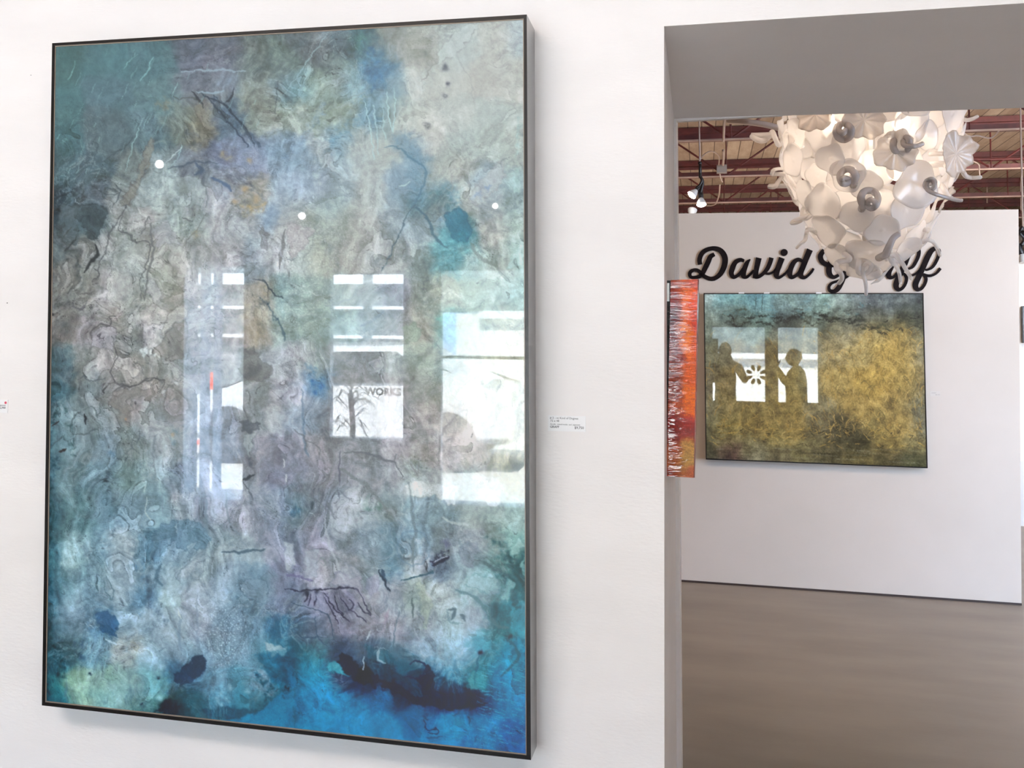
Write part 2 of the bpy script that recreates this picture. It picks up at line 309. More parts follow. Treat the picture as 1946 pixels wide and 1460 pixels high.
# marks, one per line: tile, kind (s stroke / p pool / b blob), colour, alpha, width (s,b) or rim colour (p), path
MARKS = """
1 s a8b8c5 .75 14 1110,445 1300,438 1420,435 1580,452
1 s a5bccb .7 15 1220,600 1330,605 1420,595
1 p 74748a .22 - 1100,200 1500,190 1510,590 1110,600
1 p 8a8880 .7 5a5a58 880,940 850,1010 800,1140 760,1260 640,1440 720,1440 800,1260 870,1120 905,960
1 b a0957c .5 55 1200,810
1 b a89c80 .4 50 1270,690
1 b b8a27c .6 30 1450,1080
1 b aca08c .5 80 1550,1370
1 b a89c84 .4 40 1330,880
1 b 9c9078 .6 45 960,690
1 s 51667c .6 60 1330,640 1450,760 1560,900 1640,1000
1 s 33465c .7 12 1300,640 1400,760 1520,900 1600,1000
1 s 33465c .6 9 1340,620 1450,730 1560,860 1630,980
1 s 2a3d50 .7 11 1250,610 1320,650 1420,690 1500,780 1590,880 1650,1010
1 s 3a4f60 .6 8 1390,650 1480,760 1600,900
1 s 2a3340 .7 12 1180,600 1220,640 1270,720
1 s 2a3340 .7 10 1490,560 1470,640 1440,690
1 s 5a5f58 .6 8 1020,620 1090,650 1200,640 1260,700
1 s 46586a .6 12 1000,1170 1100,1150 1200,1120 1380,1130
1 s 3a5575 .6 25 1210,1130 1260,1180 1200,1210
1 s 3a6090 .6 22 1330,1240 1440,1290 1480,1340
1 s 3f4a50 .6 6 1820,520 1810,650 1800,780
1 s 4a5a62 .5 7 570,1060 700,1000 745,930
1 s 4a5a62 .5 7 430,1180 480,1000 420,960
1 s 5a6870 .5 7 1260,1130 1270,1260 1300,1400 1280,1460
1 s 8fa0a0 .5 12 890,980 960,960 1000,1000
1 b 95c5cc .7 26 240,960
1 s 95c8cc .6 7 320,370 290,470 260,510
1 s 95c8cc .7 10 890,340 855,440 800,515
1 s 95c8cc .6 6 780,320 710,370 680,430
1 s a5d0d0 .6 6 1080,530 1060,580 1030,640
1 s a5d0d0 .6 6 820,790 760,940 690,1190
1 s a5d0d0 .6 6 1110,990 1080,1080 1030,1150
1 s c5d5d5 .7 8 1000,1110 1060,1060 1110,1010
1 s 303c44 .6 14 150,1390 220,1370 290,1340
1 s 45525a .6 9 610,1280 650,1340 620,1410 590,1460
1 s 45525a .6 8 430,1290 500,1330 560,1370 640,1350
1 s c5d5d8 .5 16 1020,1300 1080,1380 1150,1440
1 p a3b0b0 .5 6f7a7c 800,1260 900,1180 1010,1230 1230,1230 1290,1340 1250,1450 740,1450
2 s 4a7fa8 .55 46 590,250 670,360 710,480 740,560
2 s 4a7da5 .5 30 590,250 650,330 650,480 660,620
2 b 5a8a78 .5 60 540,220
2 s b5d8de .8 8 595,670 630,850 655,1000 660,1110
2 s b5d8de .8 8 665,690 680,880 700,1070
2 s b5d8de .7 8 730,700 735,880 750,960
2 s b5d8de .8 10 755,600 775,790 805,890 815,780 820,570
2 b 5f6672 .8 22 1190,420
2 b 5a6070 .8 17 1210,540
2 b 5f6672 .7 16 1187,628
2 b b8b8b4 .9 7 1187,628
2 b 50575f .9 28 1055,850
2 b 7a7f80 .6 20 1040,315
2 b d8d4ca .7 90 950,860
2 p cdd0cb .75 96948c 1440,75 1400,170 1260,330 1130,400 1135,320 1200,230 1330,100
2 s ccd0cc .45 90 1110,420 1010,560 900,740
2 s 96948c .6 7 1130,380 1090,400 1050,490 1010,520
2 s b5b5ad .6 8 1270,330 1380,520 1390,640 1420,730
2 s 6f97b0 .45 75 830,960 960,1080 1010,1200 980,1330 920,1440
2 s 557f9a .7 14 740,1010 830,1010 960,1110 1040,1170 1040,1260 990,1380 940,1460
2 s 7a9ab0 .5 40 800,900 900,950 980,1060
2 s 8a9a92 .6 7 240,820 350,720 500,640 600,600
2 s 8f9f88 .4 80 230,900 400,720 600,650
2 s 7a9ab8 .35 36 0,1100 150,950 300,680
2 s 6a9ab5 .5 70 330,1050 380,930 520,820 720,800
2 s 7f8a8a .5 10 385,560 380,400 440,250 500,160
2 s 8a9f9a .4 90 440,330 500,420 540,330
2 s a5c5cc .6 7 0,620 130,430 330,150
2 s c5d5d8 .5 40 300,900 270,1100 230,1300
2 s c8d2d2 .5 50 640,920 600,1010 540,1130 520,1230
2 s b5bab8 .6 9 1160,1200 1180,1180 1300,1170 1360,1200 1360,1300
2 s a3a59e .6 8 1170,1160 1230,1090 1310,1060
2 s a3a59e .6 8 1190,1310 1240,1330 1230,1200
2 p b9bfc0 .5 96988f 1360,1420 1400,1320 1520,1190 1540,1150 1600,1110 1640,1210 1560,1330 1440,1430
2 s 7f9fc5 .7 30 1380,1420 1450,1350 1530,1290
2 s b5dcda .65 60 1710,1180 1700,1260 1705,1340
2 s a8cccc .5 40 1750,780 1740,960 1700,1100
2 s 5a8a98 .7 80 1100,1350 1200,1340 1240,1400 1200,1460
2 s c0dfe2 .7 12 850,1300 900,1290 930,1270
3 p 46565c .65 2f3d44 280,0 330,90 390,180 400,230 480,250 530,110 560,60 520,0
3 p 5a676c .5 48565c 200,0 330,0 340,130 330,300 210,260 190,100
3 s 2f3436 .85 24 470,290 480,370 430,420 380,500
3 s 4a5050 .7 9 290,170 230,230
3 s 3a4548 .8 12 325,230 290,290 240,340
3 s 4f5555 .7 9 450,470 490,495 480,530 445,575
3 p acb2b0 .6 686c6c 640,220 605,310 600,480 650,540 780,530 825,480 860,300 740,260 700,205
3 p b5b8b5 .5 767a7a 600,480 540,570 560,700 700,800 790,740 810,660 780,540
3 s 62666a .75 11 690,0 650,130 640,190 730,215 750,270 850,265 875,330 830,480 795,560 810,690
3 s 6c7072 .75 10 880,120 850,90 830,180 790,225
3 s 6c7072 .75 16 885,140 880,240 900,330 860,480 850,560 830,700
3 s 5a5e62 .7 10 700,0 620,130 560,230 550,330 500,420 485,540
3 p a5a99f .65 70726c 920,470 895,520 950,640 1020,680 1060,560 1040,470 980,440
3 p 9a9a90 .5 6c6c66 1090,480 1060,560 1040,660 960,730 1030,780 1110,740 1130,560
3 p bdbcba .7 74726f 830,760 900,740 1000,790 1010,840 960,885 830,880 790,840
3 p c0bfbc .75 74726f 1020,800 1110,715 1150,800 1150,835 1060,860 980,960 950,950
3 p c5c3c0 .6 8a8884 1100,430 1190,400 1140,540 1090,540 1075,470
3 p c0c0c2 .6 7a7a7c 870,540 920,570 955,680 910,730 850,640
3 p b5b2c2 .5 66646c 620,905 540,890 450,940 440,1050 600,1090 620,1000
3 s 5c5c60 .7 11 440,1010 440,930 510,885 580,890 570,830 610,820
3 s 5c5c60 .7 10 590,980 625,1120 580,1240 640,1325 760,1340 860,1285 950,1300
3 p c5d2d6 .8 707678 800,1080 845,1045 860,1100 820,1130
3 p c5d2d6 .8 707678 870,1070 905,1060 900,1110 870,1130
3 s 62646a .7 10 310,690 300,755 370,770 400,710
3 s 5c5c5c .6 9 345,660 430,655 460,640
3 p 8f8c88 .6 5a5a58 1150,850 1060,880 960,1010 900,1090 1000,1160 1130,1130 1150,960
3 p bbb8b5 .5 76746f 640,1210 740,1180 820,1230 800,1310 700,1330
3 s 5a5c5c .7 10 600,1400 640,1350 760,1340 860,1300 980,1300 930,1400
3 p c0c5c8 .7 6a6c6e 1040,1310 1080,1300 1085,1340 1050,1335
3 p c0c5c8 .7 6a6c6e 940,1380 1000,1370 990,1410 940,1410
3 s 55616a .7 9 340,1300 390,1260 400,1290 470,1300 530,1280
3 s 6a6a6c .6 9 1130,320 1170,230 1210,195 1290,60
3 p b8bac2 .5 808288 890,180 990,100 1040,200 1110,300 1000,280 920,300
3 b b5a078 .7 28 1210,215
3 s b8a070 .75 60 1540,10 1620,25 1720,10
3 b b8a883 .7 28 1740,640
3 b b0a488 .5 36 1720,600
3 s a89f8a .3 40 1620,720 1560,880 1600,960
3 b a89a7a .3 80 1640,950
3 p 8a8c90 .6 6c6e72 1700,160 1750,220 1740,330 1700,330
3 s 6f7072 .7 22 1870,180 1850,330 1830,470
3 b 777c84 .6 70 1580,420
3 p 767878 .6 5c5e60 1545,1070 1640,1060 1700,1160 1780,1200 1760,1290 1600,1310 1540,1250
3 s 34566a .75 30 1690,690 1760,770 1800,850
3 s 34566a .6 14 1800,820 1850,920 1870,1010
3 s 2a3c4c .7 12 1640,560 1720,560 1780,650 1860,690
3 s 8fb0b5 .5 40 1860,640 1840,760 1880,860
3 s d0dcea .4 14 1830,300 1860,420 1840,520
3 s 555a60 .6 10 1110,100 1150,110 1190,125
3 b 20262a .9 14 185,38
3 b 20262a .9 9 150,812
3 s 224450 .8 24 130,1330 170,1320 190,1340
4 s 4a6878 .75 11 970,0 900,90 860,200 820,280 780,380 720,490
4 s 446f82 .75 18 970,20 1060,100 1110,230 1200,320
4 p 357f9a .85 1f5a78 1200,60 1280,20 1350,70 1370,130 1390,190 1360,260 1290,280 1240,240 1190,150
4 b 1f8095 .8 55 1300,235
4 b 5fa8b8 .6 110 1210,350
4 b 5fb0bf .5 100 1300,300
4 b 6f9fc0 .5 60 1180,100
4 s 7a8580 .55 26 1380,280 1430,370 1560,450
4 p c5ecea .7 8fb0aa 1650,460 1690,350 1760,290 1770,430 1700,480
4 s c8dcd8 .6 40 1590,270 1610,330 1625,400
4 s 8aa8a0 .6 14 1570,540 1600,650 1560,750 1680,860
4 b 55b0a3 .6 48 1190,860
4 b 7fc5cc .5 60 1250,980
4 p 90a595 .6 7a8f84 870,900 960,870 1020,930 980,1020 900,1020
4 s 8a9aa5 .6 7 545,620 480,700 300,750
4 s 889694 .7 10 215,900 290,1020 360,1150
4 s 6f8095 .6 18 730,790 650,860 570,900
4 p 9c98ac .5 - 740,650 830,600 870,700 780,730
4 b 2f6ca5 .8 50 250,1330
4 b 3f7fb0 .6 40 200,1240
4 s 86868a .6 18 690,1060 620,1110 600,1200 640,1290 700,1310
4 p a0a29d .8 8c8e8a 1000,1390 1050,1385 1065,1430 1030,1480 1000,1440
4 p a09fa0 .6 - 700,1260 780,1250 790,1310 700,1310
4 s d8d0b8 .5 70 1600,930 1680,950 1740,940
4 s 7f9a80 .5 8 1230,1460 1200,1350 1160,1260
4 s 7f9a80 .5 8 1240,1450 1290,1370 1370,1310
4 s 7f9a80 .5 8 1240,1440 1230,1340 1250,1260
4 s 8aa5a0 .5 10 1470,1370 1600,1240 1700,1190
4 p b9b2b5 .6 8a878c 30,130 90,150 220,170 170,290 60,400 20,250
4 s 8f9c98 .6 9 230,160 200,320 130,420 160,560
4 s a8b0ac .6 9 580,640 600,520 700,470
4 s e5eaea .6 22 690,230 680,330 660,380
4 s 94a0a8 .6 20 870,590 800,700 740,690
5 s 1c4650 .6 36 112,0 118,400 118,900 104,1460
5 s 123840 .6 30 130,60 180,140 150,220
5 s 124050 .5 40 120,560 170,520 160,640
5 p 8c8884 .75 5a5c5c 560,120 600,30 700,0 900,0 880,100 800,55 740,90 745,160 690,210 640,165
5 s 252a30 .85 14 390,185 395,255
5 s 3a3030 .85 13 145,275 190,240
5 s 3f2c28 .85 16 205,460 245,445
5 s 3f5f60 .7 28 230,120 260,240 290,370 310,500
5 s 55686a .7 8 270,300 300,340 400,330 480,300 495,380
5 s 55686a .7 8 380,150 460,140 480,210 510,100
5 s 55686a .7 8 330,170 290,250 270,300
5 s 4f6568 .7 8 120,440 170,400 230,350
5 s 66787c .6 7 540,640 620,540 700,470 760,420
5 s 66787c .6 7 580,700 660,580 720,480
5 s 66787c .6 7 610,420 560,560 600,640
5 s 5c6a70 .6 9 760,340 735,430 800,485
5 s 5c6a70 .6 9 800,300 770,420
5 s 5f8090 .5 30 1040,310 1045,410
5 b c5a880 .7 14 1040,335
5 b c09068 .7 9 690,228
5 s 7a8890 .6 14 930,330 900,400 895,540 920,640
5 b b8c8ca .6 55 870,640
5 b b5bcc0 .5 75 1000,530
5 s bcc8c5 .7 11 850,800 835,900 875,970
5 s bcd0d0 .7 8 845,715 830,760
5 p 6f8ca0 .6 526c80 870,1240 900,1090 960,1000 1080,975 1200,975 1280,1030 1325,1120 1260,1195 1205,1190 1240,1100 1170,1150 1130,1205 1040,1130 950,1240
5 s 7f909c .65 22 1290,820 1288,1000 1310,1080
5 s 7f909c .6 13 1440,760 1440,900 1465,1000
5 s 8292a0 .5 8 965,770 965,940
5 s 8090a0 .5 8 1460,1000 1530,1090 1590,1180
5 s 8090a0 .5 8 1465,1000 1455,1130 1500,1170
5 s 4a5f70 .8 16 1400,1212 1560,1208 1720,1190
5 p 666c74 .8 4a5058 1550,240 1690,250 1670,310 1600,330 1560,300
5 p aab5b8 .75 60666c 1560,350 1650,330 1635,420 1610,520 1570,430
5 s 34383f .8 18 1550,690 1590,660 1650,645
5 s 4a4e58 .6 9 1560,690 1600,740 1640,830
5 b 606e84 .6 40 1080,600
5 b 5a85a5 .6 30 590,480
5 b 4f7a9a .7 40 780,1300
5 b a8c8ca .65 80 320,1220
5 b a5c5c8 .6 55 220,1310
5 b 7c7c8c .3 130 1700,620
5 b 707888 .5 90 1650,520
5 s d5d8e0 .8 10 1865,520 1860,590
5 s d5d8e0 .7 9 1885,640 1878,700
5 s 808a98 .5 10 1880,860 1890,960 1930,1010
5 s 838a9a .6 14 1740,900 1720,1010 1680,1130
5 s 838a9a .6 10 1830,950 1780,1050
5 s 6f8088 .6 12 1060,1420 1100,1350 1180,1280 1240,1240
5 p a8b0b8 .5 7a8894 1190,1250 1250,1220 1240,1300 1150,1400 1070,1400
5 s 5a6a74 .7 14 475,1380 480,1460
5 s 4f6a7c .6 24 950,1300 920,1400 960,1460
5 s 7f929c .5 8 400,500 380,640 290,720
5 s 5f787c .5 30 330,600 300,800 330,1000
6 s 6a7078 .75 16 440,470 560,470 680,500 760,530 820,545 880,650
6 s 6a7078 .7 10 830,480 805,530
6 s 7c8288 .7 24 410,580 500,650 600,710 700,830 790,930
6 s 66667c .8 12 412,460 408,600 405,712
6 s 66667c .7 10 400,740 406,812
6 s 74788a .6 10 400,750 490,830
6 s 6c8088 .7 24 920,700 940,830 950,960 980,1080 950,1150 960,1350
6 s 5f7f9c .6 16 130,0 150,400 180,500
6 s b5b8c8 .65 16 290,880 300,960 330,1150 400,1320 450,1430
6 s 707480 .6 10 100,690 160,780 230,820 290,880 300,960
6 s 505864 .8 14 210,830 200,900
6 s 747884 .6 18 320,830 370,960
6 s 6c7078 .6 10 160,380 230,420 270,450 260,510
6 s 6c7078 .6 10 60,300 150,360 160,460
6 p c8d5d5 .65 8a9898 890,720 960,690 1280,720 1270,870 1200,850 1120,780 960,810 900,790
6 p a8abbe .7 80849a 150,1200 250,1190 240,1390 160,1390
6 p b5bac8 .6 8088a0 0,1130 60,1140 80,1300 40,1360 0,1350
6 p a8aabb .65 80849a 360,1400 460,1300 560,1340 560,1460 340,1460
6 s 14183a .9 34 1085,1285 1150,1240 1210,1225
6 s 14183a .8 24 1100,1310 1180,1270 1220,1240
6 s c5cce0 .8 5 1090,1290 1150,1265 1210,1235
6 s c5cce0 .7 5 1130,1245 1170,1230
6 s 6a8ca8 .5 12 1080,1180 1040,1280 940,1310 850,1240 840,1150 900,1060 1020,1070 1080,1180
6 s 2f5f78 .8 12 870,1420 1000,1390 1100,1360
6 s 2a4a68 .8 18 720,1340 740,1400 755,1460
6 s 7f7a55 .6 50 1570,650 1660,700 1760,760
6 s 6f6a4a .5 22 1600,670 1680,720
6 s 90908c .7 16 1300,170 1180,310 1150,450 1140,560
6 s a0a09c .6 9 1250,350 1225,420 1225,520
6 s 808078 .6 9 1270,200 1340,150 1350,240
6 s 808078 .6 9 1270,200 1300,150
6 p 9c9f9c .7 808480 950,270 1010,260 1060,350 1060,400 990,400 950,330
6 s 8a8a8c .7 12 940,560 985,640 990,540
6 b 7a8068 .5 80 960,560
6 p 9cd2ce .8 5f9a98 1690,1170 1760,1090 1770,1160 1700,1250 1670,1240
6 p 8acac8 .8 5f9a98 1745,1300 1780,1240 1780,1390 1760,1370
6 b 165a62 .7 130 1680,1360
6 s 1c5a62 .5 60 1500,1100 1620,1200 1700,1300
6 b 62629a .6 32 1200,1150
6 b 4f7f70 .5 60 640,870
6 s 38688c .6 40 90,860 80,960
6 s 6c6090 .6 18 20,1380 120,1390 210,1430
6 p 8c9cac .6 6c7c8c 1300,1150 1420,1140 1450,1210 1390,1240 1400,1330 1300,1290
6 p cfdcdc .6 9cacaa 1450,720 1600,760 1590,860 1530,870 1430,800
6 s cadada .5 20 1170,960 1260,1000 1350,1000
6 s 808a8c .6 9 260,1290 300,1310 280,1250 240,1300
7 s 154a58 .6 60 104,0 110,300 104,600 100,950
7 s 10383f .5 60 170,560 200,700 230,800
7 p 3f6a92 .75 2f5578 470,320 560,300 640,400 620,490 540,470 480,400
7 b 34507a .5 35 340,560
7 b 2f4a66 .6 30 370,640
7 s c8d5e0 .8 10 540,505 580,530 620,552
7 s c8d5e0 .6 7 660,205 700,250
7 s 50686f .8 18 480,50 478,150
7 s 5f7880 .7 11 550,50 600,160 590,210 540,160 530,80
7 s 8090a0 .6 20 1100,330 1085,470 1110,600
7 s 8a94a5 .6 12 1220,170 1225,580
7 p 33455c .85 223044 1060,780 1130,720 1180,650 1270,620 1290,700 1230,790 1170,830 1100,850 1060,820
7 p 0f2a32 .9 - 900,1050 940,1010 1030,940 1100,1020 1080,1070
7 b c5dcd8 .8 22 940,945
7 b c5d8cf .6 70 620,980
7 b b5c8b5 .5 60 320,860
7 s 9ab8c8 .6 70 1390,880 1400,1000
7 b a8bccc .7 28 1600,890
7 b a8bccc .7 24 1470,870
7 p 7d91a5 .5 40566c 1550,90 1620,55 1740,90 1760,170 1700,240 1560,180
7 p a0adb5 .7 55707f 1710,540 1880,570 1870,620 1780,640
7 p 1f6480 .6 - 1660,620 1946,560 1946,860 1760,820
7 p 1f86a8 .75 2f6070 1400,1120 1700,1040 1840,900 1946,880 1946,1200 1700,1170
7 s 1c5568 .7 40 1640,760 1760,900 1700,1020
7 p 1c4a5c .6 - 1200,1030 1450,1010 1700,1040 1500,1110 1350,1110
7 b b0b3c2 .5 110 1180,260
7 b c0b5a0 .4 60 760,560
7 s 9c9480 .5 8 720,520 790,560 770,600 740,560
7 s 70808a .5 12 250,800 250,960 280,1000
7 s 6f9cc0 .5 60 830,0 820,200 800,330
7 b b8c5cf .5 50 840,280
7 p b8ccd0 .6 8ca0a8 920,210 1000,200 1100,200 1090,250 1000,280
7 s d5d8c8 .7 12 1080,290 1095,350
7 b 5a6f64 .5 90 1000,870
7 s 8a9faa .5 9 1000,360 1060,450 1090,500
7 b 20303a .8 12 935,795
7 b 20303a .8 12 425,765
7 b 20303a .8 10 805,990
7 b 6a7c8a .5 60 440,380
8 s 2c2848 .85 10 0,140 130,150 340,140 480,130 550,160 600,260 640,335
8 s 2a2444 .8 10 180,165 150,240
8 s 2a2444 .8 10 200,180 175,260
8 s 2a2444 .8 10 235,195 222,262
8 s 2a2444 .8 8 290,200 350,300 400,400
8 s 2a2444 .8 9 370,190 400,290 460,370
8 s 2a2444 .8 9 300,170 380,300 490,385
8 s 2a2444 .8 9 420,200 480,290 510,250 480,220
8 s 2a2444 .8 10 490,300 560,345 610,388
8 s 2a2444 .7 9 540,240 570,290 640,338
8 b 1f1f3a .8 22 165,170
8 b 1f1f3a .7 20 240,160
8 p 706c88 .4 - 260,160 500,150 560,280 450,330 330,280
8 s 2f4a60 .7 8 40,240 280,310 340,380 365,500
8 s 34506a .6 10 80,460 150,500 280,500
8 s 34506a .6 8 230,340 240,480 320,570
8 p 2a6478 .6 - 600,560 760,600 860,700 1000,740 980,860 760,800 640,720
8 p 1b4058 .7 - 600,640 760,700 900,780 1040,700 1140,760 1260,840 1460,860 1490,960 1200,1010 960,960 780,860 600,800
8 p 142c4c .8 - 1060,820 1180,880 1330,850 1450,890 1480,980 1230,1030 1080,1000
8 s 0c1430 .85 70 640,830 760,850 900,930 1010,980
8 s 0e1838 .8 60 440,660 500,730 600,790
8 p 0c1a38 .93 0a0f24 390,690 430,620 500,640 540,740 600,690 660,770 740,830 850,850 900,900 990,950 1040,960 1010,850 960,790 1050,780 1060,700 1110,790 1100,890 1200,920 1440,910 1450,960 1490,990 1420,1020 1220,1035 1090,1010 1000,1000 930,970 880,930 800,880 700,840 640,830 560,840 480,770 420,720
8 p 04050e .95 - 540,740 600,680 660,760 640,820 580,845 530,800
8 p 12284e .6 - 1100,900 1440,910 1460,980 1200,1020
8 b 103050 .7 50 860,870
8 p 4fa5b5 .6 2a6a7c 300,720 320,670 380,690 480,780 380,760
8 s 1f4668 .85 50 1050,1000 1055,1090
8 s 0f2a48 .7 9 1030,1100 1060,1190 1130,1170 1125,1215 1060,1205
8 s 1a4560 .5 14 1045,1245 1170,1235
8 s 12343c .85 28 1610,490 1660,505 1700,525
8 s 1a6878 .85 22 1680,530 1730,620 1700,690 1600,790
8 b 1c0a28 .95 17 1450,612
8 s 2f6a80 .7 18 1440,630 1415,740 1410,850
8 p 5fa0a8 .7 2f7a88 1350,830 1380,760 1500,740 1490,880 1380,890
8 p 2f7f90 .5 - 1440,640 1510,620 1500,900 1420,880
8 s 4a5f60 .75 18 945,210 950,350
8 p aab8a8 .6 7f928c 990,70 1040,130 1100,280 1040,440 1010,300
8 s 46606a .75 24 1215,300 1260,295 1240,370
8 s 46606a .7 18 1310,320 1340,380
8 s 5a8088 .5 12 1200,290 1230,390 1320,390
8 b a0bccc .6 150 1180,600
8 b b0c5d2 .5 80 1130,520
8 s 55707f .7 9 850,300 820,440 810,580 860,640 1000,690
8 s a8b0c0 .6 12 960,430 1000,520 1030,530
8 s 4f7a80 .7 24 1270,150 1400,200 1500,300 1560,400 1660,430
8 s 1d6068 .7 40 1600,360 1700,260 1770,180
8 s 1d6068 .6 40 1640,120 1740,60 1770,0
8 p 7ab5b8 .6 4f8f95 1600,200 1660,60 1700,100 1640,250
8 s 0f2a50 .8 14 880,790 1000,795 1050,720 980,670 930,700
8 s 132a50 .8 30 1000,860 1050,900 1040,980
8 b a58fa2 .6 16 755,340
8 s a892a5 .6 22 775,300 740,400
8 s c5ccd5 .8 10 640,450 600,530
8 s c5ccd5 .7 10 590,640 585,740
8 s b5c0cc .7 20 700,590 690,660 740,690
8 s c8ccd8 .6 12 400,10 440,80
8 p a8a2b5 .6 807c94 340,100 420,0 480,60 560,60 600,240 520,130
8 p 9896b0 .5 7c7898 600,60 690,30 700,130 640,200 600,130
8 s 1a3048 .8 14 700,0 740,80 780,150
8 s 2a5a68 .8 10 870,75 980,50 1100,10
8 s b0bcc8 .5 30 1270,220 1340,190 1380,230
8 s c5c8cc .6 22 1050,160 1090,220
8 p 8fb5bc .5 5a8f98 1340,40 1560,30 1600,180 1500,170 1360,120
1 s 6a7280 .5 90 1300,700 1420,860 1480,1020 1500,1150
1 s 5f6b78 .45 80 1150,900 1230,1000 1290,1150
1 s 55646e .5 60 420,1000 380,1150 330,1300 300,1430
1 s 55646e .45 50 620,1080 560,1250 500,1440
1 s 4c5a64 .6 10 520,1120 600,1060 700,1000 740,930
1 s b0bcbc .5 60 860,1300 960,1360 1060,1420
1 s c0c8cc .5 40 1000,1340 1100,1420 1180,1460
1 s 5d6c7a .55 50 1340,1130 1420,1200 1600,1290 1700,1400
1 s a8b8c8 .4 60 1350,1300 1450,1400
1 s 3f566a .5 20 1560,870 1640,940 1680,1010
1 b c0a070 .6 22 1410,1060
1 b c0a070 .6 20 1610,1110
1 b c0a070 .6 26 1580,1330
1 b c0a070 .6 24 1660,1400
1 b c0a070 .6 20 1500,1420
3 s 54626a .5 60 30,60 110,200 90,380 60,520
3 s 4d5a60 .5 40 210,120 240,300 330,420 350,560
3 s 6c7072 .5 60 330,560 420,640 520,620
3 s 757a7c .45 70 160,560 180,800 260,960
3 s 6b7a80 .45 60 150,1250 300,1300 420,1380
3 s 7c8286 .4 50 640,960 760,1000 870,930 1000,1010
3 s 6f7678 .45 50 900,1180 1040,1130 1130,1200
3 s c8c8cc .5 34 560,600 620,740 730,770
3 s 888c8c .4 50 1180,300 1290,280 1380,330 1400,420
4 s 8f9a9c .4 60 230,120 330,330 400,460
4 s dadcdc .5 40 10,420 60,330 120,200 180,160
4 s cfd6d8 .5 24 660,170 690,300 670,400
4 s 7c8f90 .4 50 920,160 1000,240 930,330
5 s 5f7480 .5 60 600,560 560,760 640,900 600,1100
5 s 6d7f8c .45 50 1000,600 1080,720 1200,760
5 s 5f7686 .5 50 860,1020 820,1160 740,1300
5 s b9c6d0 .5 50 640,1060 720,1150 700,1280
5 s 566a78 .45 40 430,1150 440,1300 520,1420
6 s 7b8088 .4 60 60,560 160,700 330,760
6 s 6f7680 .45 50 540,540 680,620 800,760
6 s c8ccd6 .5 40 540,880 640,850 700,780
6 s 5f7c94 .45 70 720,1010 860,1080 900,1260 820,1380
6 s b5c0cc .45 60 1000,1130 1050,1240 960,1330
6 s 5d7880 .4 60 1280,1120 1420,1260 1600,1330
7 s 5d7388 .5 60 860,60 900,260 980,380
7 s c0cad4 .5 40 1230,200 1250,420 1180,560
7 s 506c80 .5 60 1500,200 1640,330 1780,420
7 s 8fa5b5 .4 60 700,260 660,440 720,620
8 s 3d5568 .5 60 60,380 180,520 300,640
8 s 55606e .5 50 480,480 560,560 560,660
8 s 3a5f70 .5 60 880,600 1000,690 1100,680
8 s 8f98a8 .4 50 860,230 900,420 1000,560
8 s 0f6f90 .5 50 0,1180 60,1050 30,900
8 s 12303c .7 40 20,860 30,930
"""
def marks(cv, fine):
    """broad passages go under the clouding, drawn lines and tide rims over it"""
    for ln in MARKS.strip().splitlines():
        f = ln.split(); ox, oy = TILES[int(f[0])]
        P = [(ox + float(a) / 3.892, oy + float(b) / 3.892) for a, b in (q.split(',') for q in f[5:])]
        col = hx(f[2]); al = float(f[3])
        if f[1] == 's':
            w = float(f[4]); thin = w < 28
            if thin == fine: cv.stroke(P, w / 3.892 * 1.15, col, min(1, al * (1 if thin else 1.15)), soft=.55 if thin else .9, jit=5 if thin else 18)
        elif f[1] == 'b':
            r = float(f[4])
            if (r < 35) == fine: cv.blob(P[0], r / 3.892 * 1.1, col, al, jit=5 if r < 35 else 22)
        elif not fine: cv.poly(P, col, min(1, al * 1.15), soft=4.0 if f[4] == '-' else 2.2, jit=9)
        elif f[4] != '-': cv.poly(P, col, al * .5, soft=1.6, jit=9, rim=hx(f[4]), ra=.62, rw=1.3)
